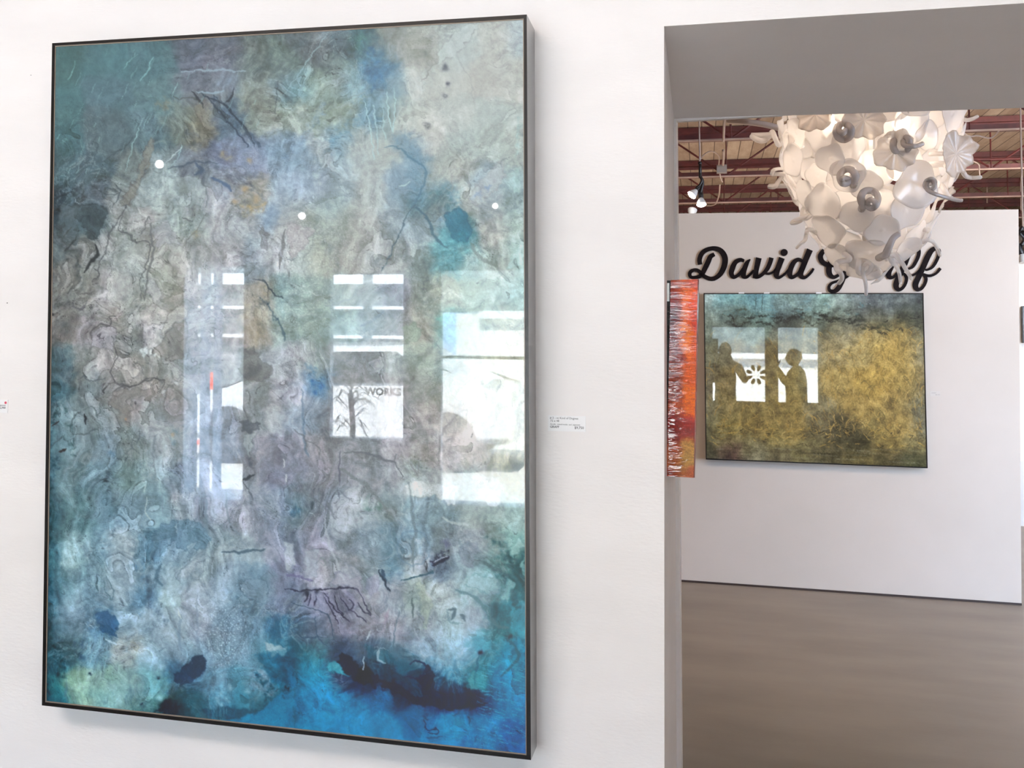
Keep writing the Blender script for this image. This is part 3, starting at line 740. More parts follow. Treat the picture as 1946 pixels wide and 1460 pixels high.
def paint_big():
    cv = Canvas(74, 20, 1016, 1452, 1.25)
    X, Y = cv.X, cv.Y
    pts = []
    for t in BIG.split():
        x, y, c = t.split(','); pts.append((float(x), float(y), hx(c)))
    w1x = fbm(X, Y, 80, 5, 1, .6) * 26; w1y = fbm(X, Y, 80, 5, 2, .6) * 30
    w2x = fbm(X, Y, 16, 3, 3) * 9; w2y = fbm(X, Y, 16, 3, 4) * 9
    cv.C = cv.field(pts, 16, w1x + w2x, w1y + w2y)
    # calmness: smooth washes top left / top right / bottom sea, busy elsewhere
    def g(cx, cy, rx, ry): return np.exp(-(((X - cx) / rx) ** 2 + ((Y - cy) / ry) ** 2))
    calm = np.clip(g(170, 150, 190, 120) + g(890, 150, 170, 170) + g(720, 1400, 230, 80) * .8 + g(620, 420, 90, 90) * .5 + g(720, 300, 80, 90) * .5, 0, 1)
    busy = 1 - calm * .8
    marks(cv, False)
    # cloudy tone: folded washes (noise looked up through noise), finer grit on top
    qx = fbm(X, Y, 120, 3, 51, .42); qy = fbm(X, Y, 120, 3, 52, .42)
    wx = qx * 95; wy = qy * 95
    low = np.clip((Y - 700) / 300, 0, 1); Ya = Y * (1 - .38 * low)
    n1 = fbm(X + wx, Ya + wy, 60, 5, 11, .6); n2 = fbm(X, Y, 10, 4, 12, .62); n3 = fbm(X + .6 * wx, Ya * .7 + wy, 24, 4, 13, .6)
    cv.C *= (1 + busy * (.30 * n1 + .26 * n3) + (.05 + .15 * busy) * n2)[..., None]
    tint = fbm(X + wx, Ya + wy, 80, 4, 14); t2 = fbm(X + wy, Y + wx, 45, 3, 15)
    cv.C += (tint * busy)[..., None] * np.array([.022, -.004, -.020]) + (t2 * busy)[..., None] * np.array([-.016, .008, .018])
    # layered pools: each level of a folded field is its own thin wash with a dark tide line at its rim
    for sc, seed, wd, am, cell in ((95, 31, .016, .62, .11), (52, 32, .022, .52, .08), (30, 33, .03, .30, .045)):
        f = fbm(X + wx, Ya + wy, sc, 4, seed, .5) * 3.4
        k0 = np.floor(f); fr = f - k0
        hsh = np.sin(k0 * 12.9898 + seed) * 43758.5453; hsh = hsh - np.floor(hsh) - .5
        dens = np.clip(.30 + 1.5 * fbm(X, Y, 85, 2, seed + 50), 0, 1) * busy
        dens = np.clip(dens + (1.3 * g(250, 590, 150, 210) + .5 * g(520, 980, 120, 120) + .4 * g(300, 1000, 180, 120)) * .7 * (sc > 40), 0, 1)
        lm = np.clip(.5 + 1.4 * fbm(X, Y, 26, 2, seed + 60), .1, 1)
        line = (np.exp(-(np.minimum(fr, 1 - fr) / wd) ** 2)) * dens * lm
        inner = np.exp(-(fr / .14) ** 2) * dens; outer = np.exp(-((1 - fr) / .10) ** 2) * dens
        cv.C *= (1 + 2 * cell * hsh * np.clip(dens * 1.4, 0, 1) + .10 * outer - .11 * inner - am * line)[..., None]
        cv.C += (hsh * dens)[..., None] * np.array([.012, -.003, .02])
    # feathery pale creases and granulation
    r = 1 - np.abs(fbm(X + wx * .8, Ya + wy * .8, 34, 5, 41, .62)) * 5.5
    wz = np.clip(fbm(X, Y, 100, 3, 42) * 2 + .35, 0, 1) * busy
    al = np.clip(r, 0, 1) ** 3 * wz * .34
    cv.C = cv.C * (1 - al[..., None]) + hx('d3dbe0') * al[..., None]
    r = 1 - np.abs(fbm(X - wx * .8, Ya + wy * .6, 40, 5, 43, .6)) * 6.5
    al = np.clip(r, 0, 1) ** 3 * np.clip(fbm(X, Y, 110, 3, 44) * 2 + .2, 0, 1) * busy * .30
    cv.C = cv.C * (1 - al[..., None]) + hx('3f505c') * al[..., None]
    marks(cv, True)
    rng = np.random.default_rng(7)
    # pale scratches, upper left and sea
    for i in range(70):
        x = rng.uniform(100, 520); y = rng.uniform(90, 340); L = rng.uniform(6, 30)
        if x > 350 and y > 250: continue
        cv.stroke([(x, y), (x - L * .45, y + L)], rng.uniform(.7, 1.6), hx('9cc8cc'), rng.uniform(.2, .6), jit=3)
    for i in range(230):
        x = rng.uniform(900, 1002); y = rng.uniform(1255, 1435); L = rng.uniform(5, 26)
        cv.stroke([(x, y), (x + L, y + L * rng.uniform(.1, .45))], rng.uniform(.6, 1.2), hx('7cc5dc'), rng.uniform(.2, .6), jit=3)
    for i in range(60):
        x = rng.uniform(560, 700); y = rng.uniform(60, 240); L = rng.uniform(5, 24)
        cv.stroke([(x, y), (x + L * rng.uniform(-.6, .6), y + L)], rng.uniform(.6, 1.1), hx('b5c8ca'), rng.uniform(.2, .5), jit=5)
    for i in range(260):
        x = rng.uniform(150, 960); y = rng.uniform(300, 1260); L = rng.uniform(4, 22); a = rng.uniform(0, 6.28)
        cv.stroke([(x, y), (x + L * math.cos(a), y + L * math.sin(a)), (x + L * math.cos(a + .6) * 1.6, y + L * math.sin(a + .6) * 1.6)], rng.uniform(.6, 1.4), hx('d5dce2' if i % 2 else '4f5c66'), rng.uniform(.15, .5), jit=6)
    # salt speckle
    sp = np.clip(gnoise(X / 2.6, Y / 2.6, 77) * 1.6 - .3, 0, 1) * np.clip(g(430, 1210, 45, 70) * 1.2 + .3 * g(680, 480, 200, 120) + .35 * g(560, 560, 60, 120) + .3 * g(880, 760, 110, 130), 0, 1)
    cv.C += (sp * .35)[..., None]
    grain = gnoise(X / 1.9, Y / 1.9, 78)
    cv.C *= (1 + .07 * grain * busy + .02 * grain)[..., None]
    L = cv.C @ np.array([.3, .59, .11]); sea = np.clip((Y - 1180) / 120, 0, 1)
    cv.C = L[..., None] + (cv.C - L[..., None]) * (.68 + .32 * sea)[..., None]
    cv.C = .5 + (cv.C - .5) * 1.30 + np.array([-.018, -.008, .002])
    # overall hue of the passages, as the artist laid them: slate lower left, greener foot, petrol sea
    slate = g(260, 1080, 260, 200)[..., None]; foot = g(200, 1350, 150, 60)[..., None]; mid = g(600, 1000, 150, 160)[..., None]
    cv.C += slate * np.array([-.075, -.030, -.012]) + foot * np.array([-.06, -.015, .06]) + mid * np.array([-.03, .0, -.015])
    petrol = (sea * np.clip((cv.C[..., 2] - cv.C[..., 0] - .12) * 4, 0, 1))[..., None]
    cv.C += petrol * np.array([-.12, -.045, -.05])
    # pigment darkened upward to offset the stronger light there (reflectance factors at six heights)
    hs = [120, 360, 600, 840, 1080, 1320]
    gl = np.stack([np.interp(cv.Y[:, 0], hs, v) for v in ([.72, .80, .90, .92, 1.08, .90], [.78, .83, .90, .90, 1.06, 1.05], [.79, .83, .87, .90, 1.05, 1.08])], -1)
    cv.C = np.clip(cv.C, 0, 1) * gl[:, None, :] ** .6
    return cv
FAR = """
80,80,b5c9c0 200,100,7fb5b5 330,100,8fc5c0 440,110,6fa8b5 520,110,7fb5b8 600,150,7f9a95 700,120,9fc0b0 800,110,6f8a90 950,130,8fb5a5 1050,120,9fb0a5 1150,130,8f9f9a 1250,120,5f6568 1400,130,6a7578 1550,120,707878 1640,130,4f5558
90,200,9fb5a8 200,200,8faaa0 330,200,5a7068 440,200,6f908a 520,200,7f9f98 650,200,5f7a80 780,200,506058 850,200,8fb0a5 950,200,7a9085 1050,200,7f8f82 1150,200,5f6a60 1250,200,6a6f68 1400,200,757d78 1550,200,4f5648 1640,200,4a4f45
90,260,8f9a85 250,260,4f5850 380,260,5a6558 520,260,5f7568 650,260,40403a 750,260,4a4a40 850,260,7a8878 950,260,4f5040 1050,260,5f6050 1200,260,5a584a 1350,260,55553f 1500,260,4a4632 1640,260,5a5a48
90,340,7f8a78 250,340,8fa090 400,340,8fa08c 600,340,8a8e78 800,340,8a8a70 1000,340,857f5f 1100,340,a59a75 1300,340,b09a5f 1500,340,a88f4f 1640,340,6f6a50
90,500,7a7a5f 200,500,857f60 300,500,8a8060 560,500,7f6f45 650,500,807550 850,500,8f8868 1000,500,a08f60 1200,500,a8935a 1400,500,b0924a 1560,500,a88c48 1650,500,8a8468
90,700,7a7258 250,700,8a7a50 500,700,857548 700,700,8f7d48 850,700,8a8058 1000,700,a88f50 1300,700,ab8d45 1600,700,a08645 1670,700,80785c
90,900,8a8260 250,900,8f7f50 450,900,8f7d48 700,900,907c45 900,900,8a7f5a 1200,900,a58a4a 1500,900,957d45 1650,900,7a7458
100,1050,857f5a 250,1050,907f48 450,1050,8a7540 700,1050,957f48 950,1050,6f6548 1100,1050,5a5238 1300,1050,8a7845 1500,1050,a08648 1670,1050,75705a
100,1150,5f5a40 200,1150,8a7f55 400,1150,857a50 600,1150,8f7f48 900,1150,7a6f48 1200,1150,4a4530 1400,1150,8a7640 1600,1150,8f8050
100,1240,5a5845 250,1240,6a5048 450,1240,8a8465 600,1240,7a7050 800,1240,7a7048 1000,1250,5f5638 1200,1260,6f6238 1400,1280,5f5535 1600,1290,5a5838
"""
def paint_far():
    cv = Canvas(50, 50, 1720, 1360, 2.6)
    X, Y = cv.X, cv.Y; pts = []
    for t in FAR.split():
        x, y, c = t.split(','); pts.append((float(x), float(y), hx(c)))
    cv.C = cv.field(pts, 55, fbm(X, Y, 120, 4, 1) * 60, fbm(X, Y * 1.6, 120, 4, 2) * 45, 16)
    cv.C *= (1 + .5 * fbm(X, Y, 70, 5, 5, .62) + .22 * fbm(X, Y, 12, 3, 6))[..., None]
    rng = np.random.default_rng(3)
    # torn dark cloud bank
    for i in range(90):
        x = rng.uniform(180, 1650); y = 250 + 30 * math.sin(x / 170) + rng.normal() * 26 + (30 if x > 1200 else 0)
        if x < 320: y -= 20
        L = rng.uniform(20, 90)
        cv.stroke([(x, y), (x + L * .5, y + rng.normal() * 14), (x + L, y + rng.normal() * 16)], rng.uniform(4, 20), hx('2a2a22' if i % 3 else '4a4c38'), rng.uniform(.3, .8), .8, 16)
    for i in range(70):
        x = rng.uniform(80, 1250); y = rng.uniform(80, 240)
        cv.stroke([(x, y), (x + rng.uniform(20, 60), y + rng.normal() * 14)], rng.uniform(6, 22), hx('b0d8d0' if i % 2 else '5f9ca8'), rng.uniform(.2, .5), .9, 20)
    for x, y in ((450, 70), (498, 75)):
        cv.stroke([(x, y), (x - 8, y + 130)], 5, hx('405048'), .7, .5, 8)
    # ochre grasses
    for i in range(1500):
        x = rng.uniform(80, 1680) if i % 3 else rng.uniform(900, 1660); y = rng.uniform(360, 1130)
        if x < 880 and y < 860 and rng.uniform() < .55: continue
        if y < 520 and x < 1150 and rng.uniform() < .7: continue
        L = rng.uniform(14, 80); a = rng.normal() * .45
        c = ('c39c4c', 'b58f42', 'd0ad62', '7a6a3c', 'a88848', '6a6038')[int(rng.integers(6))]
        cv.stroke([(x, y), (x + L * .5 * math.sin(a), y - L * .5), (x + L * math.sin(a * 1.8), y - L * math.cos(a))], rng.uniform(2, 7), hx(c), rng.uniform(.25, .8), .7, 6)
    for i in range(260):
        x = rng.uniform(90, 1640); y = rng.uniform(1010, 1180) + (x > 900) * rng.uniform(0, 30); L = rng.uniform(15, 70); a = rng.uniform(-.9, .9)
        c = ('c9a44e', 'a8873c', '403a26', '6a5f38')[int(rng.integers(4))]
        cv.stroke([(x, y), (x + L * math.cos(a), y - L * math.sin(a))], rng.uniform(3, 9), hx(c), rng.uniform(.3, .8), .7, 8)
    for i in range(70):
        x = rng.uniform(80, 1600); y = rng.uniform(1180, 1310); L = rng.uniform(60, 260)
        cv.stroke([(x, y), (x + L, y + L * .05 + rng.normal() * 5)], rng.uniform(3, 14), hx(('3a3424', '8a8464', '5c5438', '9a9880')[int(rng.integers(4))]), rng.uniform(.2, .6), .9, 10)
    L = cv.C @ np.array([.3, .59, .11]); cv.C = L[..., None] + (cv.C - L[..., None]) * .78
    cv.C = .5 + (cv.C - .49) * 1.3
    cv.C = np.clip(cv.C, 0, 1)
    return cv
def paint_strip():
    cv = Canvas(110, 60, 322, 1420, 1.6)
    X, Y = cv.X, cv.Y
    P = [(140, 90, 'a0553c'), (220, 90, 'b0603c'), (290, 90, 'b55a48'), (150, 200, '8a3a34'), (240, 180, 'e07c28'), (290, 200, 'd05a38'), (150, 320, '5a2028'), (240, 320, 'd87420'), (290, 330, 'a83c20'),
         (150, 430, '6a2a2c'), (210, 400, 'e08838'), (250, 500, 'e88a20'), (150, 550, '7a3230'), (290, 500, 'c05a24'), (150, 700, '8a4a34'), (260, 700, 'c86a24'), (270, 850, 'd87c28'), (150, 850, '8a4c40'),
         (180, 920, 'b5643a'), (260, 930, 'd87a24'), (150, 1020, '7a2822'), (240, 1040, '8a2c1c'), (140, 1110, '701e1a'), (250, 1100, '7a2a18'), (150, 1200, '96502e'), (240, 1190, 'b89a60'), (150, 1290, 'a86c40'),
         (240, 1290, 'b59c64'), (200, 1360, 'a07a48'), (150, 1395, '8a4430'), (270, 1395, 'a86a4a')]
    cv.C = cv.field([(a, b, hx(c)) for a, b, c in P], 30, fbm(X, Y, 40, 3, 1) * 22, fbm(X, Y, 40, 3, 2) * 30, 8)
    cv.C *= (1 + .35 * fbm(X * .35, Y, 16, 4, 3, .6) + .3 * fbm(X, Y, 9, 3, 4))[..., None]
    rng = np.random.default_rng(5)
    for i in range(70):
        y = rng.uniform(80, 980); x = rng.uniform(115, 210); L = rng.uniform(20, 70)
        cv.stroke([(x, y), (x + L, y + rng.normal() * 5)], rng.uniform(3, 9), hx(('c9a0a0', '6a2028', 'd8b8b0', '8a3a3a')[int(rng.integers(4))]), rng.uniform(.3, .7), .5, 8)
    L = cv.C @ np.array([.3, .59, .11]); cv.C = L[..., None] + (cv.C - L[..., None]) * 1.3 + np.array([.03, -.035, -.045])
    cv.C = np.clip(cv.C, 0, 1)
    return cv
# ================================================================ materials
M_wall = noisy(mat('painted_plaster', rough=.6), (.83, .80, .79), (.87, .84, .83), 2.5, 5, (1, 1, 3), .25, 70, dist=.002)
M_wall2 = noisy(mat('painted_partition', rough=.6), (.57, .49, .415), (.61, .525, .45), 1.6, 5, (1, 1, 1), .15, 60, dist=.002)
M_trim = mat('painted_corner', (.83, .80, .80), .45)
M_floor = noisy(mat('sealed_concrete', rough=.42), lin('857a6e'), lin('94897c'), 1.3, 7, (1, 2.2, 1), .12, 30, dist=.002)
PB(M_floor).inputs['Specular IOR Level'].default_value = .35
M_shadow_gap = mat('dark_base_shadow_gap', (.035, .02, .015), .6)
M_deck = mat('roof_boards', rough=.85)
def _deck(m):
    tc = nd(m, 'ShaderNodeTexCoord'); sx = nd(m, 'ShaderNodeSeparateXYZ'); lk(m, tc.outputs['Object'], sx.inputs[0])
    mu = nd(m, 'ShaderNodeMath', operation='MULTIPLY'); mu.inputs[1].default_value = 1 / .14; lk(m, sx.outputs[0], mu.inputs[0])
    fr = nd(m, 'ShaderNodeMath', operation='FRACT'); lk(m, mu.outputs[0], fr.inputs[0])
    fl = nd(m, 'ShaderNodeMath', operation='FLOOR'); lk(m, mu.outputs[0], fl.inputs[0])
    gp = nd(m, 'ShaderNodeMath', operation='LESS_THAN'); gp.inputs[1].default_value = .07; lk(m, fr.outputs[0], gp.inputs[0])
    wn = nd(m, 'ShaderNodeTexWhiteNoise', noise_dimensions='1D'); lk(m, fl.outputs[0], wn.inputs['W'])
    n = nd(m, 'ShaderNodeTexNoise'); n.inputs['Scale'].default_value = 3; n.inputs['Detail'].default_value = 8; n.inputs['Roughness'].default_value = .7
    mp = nd(m, 'ShaderNodeMapping'); mp.inputs['Scale'].default_value = (3, .6, 1); lk(m, tc.outputs['Object'], mp.inputs[0]); lk(m, mp.outputs[0], n.inputs['Vector'])
    ad = nd(m, 'ShaderNodeMath', operation='ADD'); lk(m, n.outputs['Fac'], ad.inputs[0])
    m2 = nd(m, 'ShaderNodeMath', operation='MULTIPLY'); m2.inputs[1].default_value = .25; lk(m, wn.outputs['Value'], m2.inputs[0]); lk(m, m2.outputs[0], ad.inputs[1])
    r = nd(m, 'ShaderNodeValToRGB'); r.color_ramp.elements[0].position = .42; r.color_ramp.elements[1].position = .85
    r.color_ramp.elements[0].color = (.22, .155, .11, 1); r.color_ramp.elements[1].color = (.40, .32, .245, 1); lk(m, ad.outputs[0], r.inputs[0])
    mx = nd(m, 'ShaderNodeMix', data_type='RGBA'); lk(m, gp.outputs[0], mx.inputs['Factor']); lk(m, r.outputs[0], mx.inputs['A']); mx.inputs['B'].default_value = (.08, .05, .035, 1)
    lk(m, mx.outputs['Result'], PB(m).inputs['Base Color'])
_deck(M_deck)
M_steel = noisy(mat('red_oxide_steel', rough=.6), (.055, .006, .006), (.10, .013, .011), 9, 4)
M_flange = noisy(mat('pale_flange', rough=.7), (.30, .20, .16), (.42, .30, .25), 5, 4, (1, 4, 4))  # flange coloured paler than the rest of the chord
M_black = mat('black_lacquer', (.006, .005, .005), .32, Specular_IOR_Level=.25)
M_side = mat('frame_side_gloss', (.22, .22, .225), .16, .75)
M_fillet = mat('taupe_fillet', lin('8a7c70'), .5)
M_lett = noisy(mat('black_letter_board', rough=.7, Specular_IOR_Level=.08), (.006, .004, .005), (.013, .008, .008), 20, 4)
M_white = mat('white_enamel', (.8, .79, .78), .35)
M_chrome = mat('brushed_steel', (.5, .48, .45), .3, 1)
M_dkmetal = mat('black_lamp_metal', (.012, .011, .013), .35)
M_paper = mat('label_card', (.86, .86, .87), .5)
M_ink = mat('label_ink', (.10, .10, .11), .6)
M_red = mat('red_sticker', (.55, .05, .09), .5)
M_conduit = mat('grey_conduit', (.42, .33, .29), .45, .2)
def emis(name, col, st):
    m = mat(name, col, .4); PB(m).inputs['Emission Color'].default_value = (*col, 1); PB(m).inputs['Emission Strength'].default_value = st; return m
M_bulb = emis('lit_bulb_lens', (1.0, .97, .93), 40)
M_bulb2 = emis('lit_chandelier_bulb', (1.0, .84, .66), 5)

def art(name, rough, wavex=0, coat=1.0, k=1.0, bump=.0, bs=60, cr=.015, strx=(1, 1, 1), bd=.001):
    m = mat(name, rough=rough, Coat_Weight=coat, Coat_Roughness=cr, Coat_IOR=1.5)
    a = nd(m, 'ShaderNodeAttribute'); a.attribute_name = 'pigment'
    lk(m, a.outputs['Color'], PB(m).inputs['Base Color']); PB(m).inputs['Specular IOR Level'].default_value = .2
    if bump:
        tc = nd(m, 'ShaderNodeTexCoord'); mp = nd(m, 'ShaderNodeMapping'); mp.inputs['Scale'].default_value = strx; lk(m, tc.outputs['Object'], mp.inputs[0])
        n = nd(m, 'ShaderNodeTexNoise'); n.inputs['Scale'].default_value = bs; n.inputs['Detail'].default_value = 3; lk(m, mp.outputs[0], n.inputs['Vector'])
        b = nd(m, 'ShaderNodeBump'); b.inputs['Strength'].default_value = bump; b.inputs['Distance'].default_value = bd; lk(m, n.outputs['Fac'], b.inputs['Height'])
        lk(m, b.outputs[0], PB(m).inputs['Normal'])
        if bump > .15: lk(m, b.outputs[0], PB(m).inputs['Coat Normal'])
    return m
def homog(src, dst):
    A = []; B = []
    for (x, y), (u, v) in zip(src, dst):
        A.append([x, y, 1, 0, 0, 0, -u * x, -u * y]); B.append(u); A.append([0, 0, 0, x, y, 1, -v * x, -v * y]); B.append(v)
    h = np.linalg.solve(np.array(A), np.array(B)); return np.append(h, 1).reshape(3, 3)
def art_panel(name, parent, quad3, quadc, cv, nu, nv, m, gain):
    """flat panel between four 3-D corners (TL, TR, BR, BL) carrying the pigment of a canvas; quadc: the corners on the canvas"""
    H = homog([(0, 0), (1, 0), (1, 1), (0, 1)], quadc)
    U, V = np.meshgrid(np.linspace(0, 1, nu), np.linspace(0, 1, nv))
    q = H @ np.stack([U.ravel(), V.ravel(), np.ones(U.size)]); cx = (q[0] / q[2]); cy = (q[1] / q[2])
    C = bil(cv.C, (cx - cv.x0) / cv.st, (cy - cv.y0) / cv.st)
    T = [np.array(p) for p in quad3]
    u = U.ravel()[:, None]; v = V.ravel()[:, None]
    P = (T[0] * (1 - u) + T[1] * u) * (1 - v) + (T[3] * (1 - u) + T[2] * u) * v
    me = bpy.data.meshes.new(name); n = nu * nv
    j, i = np.meshgrid(np.arange(nv - 1), np.arange(nu - 1), indexing='ij'); a = (j * nu + i).ravel()
    F = np.stack([a, a + nu, a + nu + 1, a + 1], 1)
    me.vertices.add(n); me.vertices.foreach_set('co', P.astype(np.float32).ravel())
    me.loops.add(F.size); me.loops.foreach_set('vertex_index', F.astype(np.int32).ravel())
    me.polygons.add(len(F)); me.polygons.foreach_set('loop_start', (np.arange(len(F)) * 4).astype(np.int32))
    me.update(calc_edges=True)
    at_ = me.color_attributes.new('pigment', 'FLOAT_COLOR', 'POINT')
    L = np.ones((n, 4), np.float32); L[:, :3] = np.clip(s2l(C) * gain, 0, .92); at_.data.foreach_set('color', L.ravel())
    me.materials.append(m); me.validate()
    o = bpy.data.objects.new(name, me); scene.collection.objects.link(o); o.parent = parent
    return o

# ================================================================ the setting
Y0 = 2.464; T = 1.0226; Y1 = 7.504; YB = -2.24
J0 = at(1262, 50, Y0); J1 = at(1262.6, 1440, Y0); K0 = at(1281, 227, Y0 + T); K1 = at(1286.5, 1400, Y0 + T)
def ext(p, q, z): return p + (q - p) * ((z - p.z) / (q.z - p.z))
def extx(p, q, x): return p + (q - p) * ((x - p.x) / (q.x - p.x))
JF = ext(J0, J1, 0); KF = ext(K0, K1, 0)
S0 = at(1946, 6, Y0); S1 = at(1946, 205, Y0 + T); XR = 2.1
SR0 = extx(J0, S0, XR); SR1 = extx(K0, S1, XR)
ZC = 3.9
b = NB()
v3 = lambda x, y, z: Vector((x, y, z))
prism(b, [v3(-5.4, Y0, 0), JF, J0, v3(-5.4, Y0, J0.z)], [v3(-5.4, Y0 + T, 0), KF, K0, v3(-5.4, Y0 + T, K0.z)])
prism(b, [v3(-5.4, Y0, J0.z), J0, SR0, v3(3.4, Y0, SR0.z), v3(3.4, Y0, ZC + .3), v3(-5.4, Y0, ZC + .3)],
      [v3(-5.4, Y0 + T, K0.z), K0, SR1, v3(3.4, Y0 + T, SR1.z), v3(3.4, Y0 + T, ZC + .3), v3(-5.4, Y0 + T, ZC + .3)])
prism(b, [v3(XR, Y0, 0), v3(3.4, Y0, 0), v3(3.4, Y0, SR0.z), SR0], [v3(XR, Y0 + T, 0), v3(3.4, Y0 + T, 0), v3(3.4, Y0 + T, SR1.z), SR1])
struct(mesh('wall_front', fixn(b), M_wall))
# pale corner bead around the far edge of the opening
E0 = at(1278.3, 228, Y0 + T - .004); E1 = at(1277.5, 1400, Y0 + T - .004); EF = ext(E0, E1, 0)
b = NB()
G0 = K0 + Vector((.012, -.004, -.012)); GF = KF + Vector((.022, -.004, 0))
prism(b, [KF + Vector((-.03, -.07, 0)), GF + Vector((-.006, -.07, 0)), G0 + Vector((-.004, -.03, 0)), K0 + Vector((-.03, -.03, .0))],
      [KF + Vector((-.03, .012, 0)), GF + Vector((-.004, .012, 0)), G0 + Vector((0, .012, 0)), K0 + Vector((-.03, .012, 0))])
prism(b, [K0 + Vector((.0, -.01, .02)), K0 + Vector((.0, -.01, -.009)), extx(K0, S1, .25) + Vector((0, -.01, 0)), extx(K0, S1, .25) + Vector((0, -.01, .02))],
      [K0 + Vector((.0, .012, .02)), K0 + Vector((.0, .012, -.009)), extx(K0, S1, .25) + Vector((0, .012, 0)), extx(K0, S1, .25) + Vector((0, .012, .02))])
struct(mesh('trim_1', fixn(b), M_trim))
# partition carrying the lettering, slightly turned
YAW = .0201
def wy(x): return Y1 - YAW * (x - 1.12)
PN = (YAW, 1, 0); PP = (1.12, Y1, 0)
W_tr = atp(1935.5, 398, PP, PN); W_tl = atp(1285, 406, PP, PN); ztop = (W_tr.z + W_tl.z) / 2; W_br = atp(1941.5, 1153, PP, PN)
xr0, xr1 = W_tr.x, W_br.x
b = NB(); xl = -3.2
def wz(x): return W_tl.z + (W_tr.z - W_tl.z) * (x - W_tl.x) / (W_tr.x - W_tl.x)
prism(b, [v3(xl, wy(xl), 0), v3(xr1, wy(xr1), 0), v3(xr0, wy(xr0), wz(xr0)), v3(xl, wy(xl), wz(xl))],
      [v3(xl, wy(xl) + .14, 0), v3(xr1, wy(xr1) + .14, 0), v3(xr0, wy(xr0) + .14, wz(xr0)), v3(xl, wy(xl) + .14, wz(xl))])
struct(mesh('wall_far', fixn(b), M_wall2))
b = NB()
prism(b, [v3(xl, wy(xl) - .006, 0), v3(xr1, wy(xr1) - .006, 0), v3(xr1, wy(xr1) - .006, .013), v3(xl, wy(xl) - .006, .013)],
      [v3(xl, wy(xl), 0), v3(xr1, wy(xr1), 0), v3(xr1, wy(xr1), .013), v3(xl, wy(xl), .013)])
struct(mesh('shadow_strip_far', fixn(b), M_shadow_gap))  # dark strip standing in for the shadow gap at the wall foot
struct(mesh('floor', box(NB(), -6, 8, YB - .2, 21.2, -.12, 0), M_floor))
struct(mesh('ceiling_1', box(NB(), -5.6, 3.5, YB - .2, Y0 + .02, ZC, ZC + .15), M_wall))
struct(mesh('ceiling_2', box(NB(), -6, 8, Y0 + .02, 21.2, 3.92, 4.1), M_deck))
struct(mesh('wall_left_1', box(NB(), -5.55, -5.4, YB - .2, Y0 + T, 0, ZC), M_wall))
struct(mesh('wall_right_1', box(NB(), 3.4, 3.55, YB - .2, Y0 + T, 0, ZC), M_wall))
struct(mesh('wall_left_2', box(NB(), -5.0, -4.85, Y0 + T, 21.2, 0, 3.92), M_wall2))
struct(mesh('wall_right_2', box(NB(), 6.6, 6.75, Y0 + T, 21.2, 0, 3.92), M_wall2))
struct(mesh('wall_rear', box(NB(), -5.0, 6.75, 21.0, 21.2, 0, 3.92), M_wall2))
struct(mesh('wall_rear_partition', box(NB(), 1.7, 6.6, 11.0, 11.15, 0, 2.52), M_white))

# window wall behind the camera
WIN = [(-3.60, -3.15, .25, 1.96), (-2.54, -1.97, .72, 1.90), (-1.74, -.42, .30, 1.92), (-.30, .57, .82, 2.0), (.73, 1.34, .82, 2.0)]
b = NB(); xs = -5.4
for x0, x1, z0, z1 in WIN:
    box(b, xs, x0, YB - .18, YB, 0, ZC); box(b, x0, x1, YB - .18, YB, 0, z0); box(b, x0, x1, YB - .18, YB, z1, ZC); xs = x1
box(b, xs, 3.4, YB - .18, YB, 0, ZC)
M_inner = noisy(mat('window_wall_paint', rough=.7), (.34, .32, .30), (.38, .36, .34), 3, 3)
struct(mesh('wall_back', fixn(b), M_inner))
M_glass = bpy.data.materials.new('window_glass'); M_glass.use_nodes = True
nt = M_glass.node_tree; nt.nodes.remove(nt.nodes['Principled BSDF'])
tr = nt.nodes.new('ShaderNodeBsdfTransparent'); tr.inputs[0].default_value = (.95, .97, .97, 1); gl = nt.nodes.new('ShaderNodeBsdfGlossy'); gl.inputs['Roughness'].default_value = .02
mxs = nt.nodes.new('ShaderNodeMixShader'); mxs.inputs[0].default_value = .06
nt.links.new(tr.outputs[0], mxs.inputs[1]); nt.links.new(gl.outputs[0], mxs.inputs[2]); nt.links.new(mxs.outputs[0], nt.nodes['Material Output'].inputs[0])
M_mull = mat('window_frame_paint', (.55, .56, .58), .4)
for i, (x0, x1, z0, z1) in enumerate(WIN):
    t = bpy.data.objects.new('window_%d' % (i + 1), None); scene.collection.objects.link(t); t.location = ((x0 + x1) / 2, YB - .09, z0); t['kind'] = 'structure'
    cx = (x0 + x1) / 2; w = (x1 - x0) / 2; h = z1 - z0; f = .018
    b = NB(); box(b, -w, -w + f, -.03, .03, 0, h); box(b, w - f, w, -.03, .03, 0, h); box(b, -w + f, w - f, -.03, .03, 0, f); box(b, -w + f, w - f, -.03, .03, h - f, h)
    if i == 2: box(b, -.02, 0, -.03, .03, f, h - f); box(b, -w + f, w - f, -.03, .03, h * .62, h * .62 + .02)
    fr = mesh('window_frame', b, M_mull, t)
    mesh('window_pane', box(NB(), -w + f, w - f, -.003, .003, f, h - f), M_glass, t)

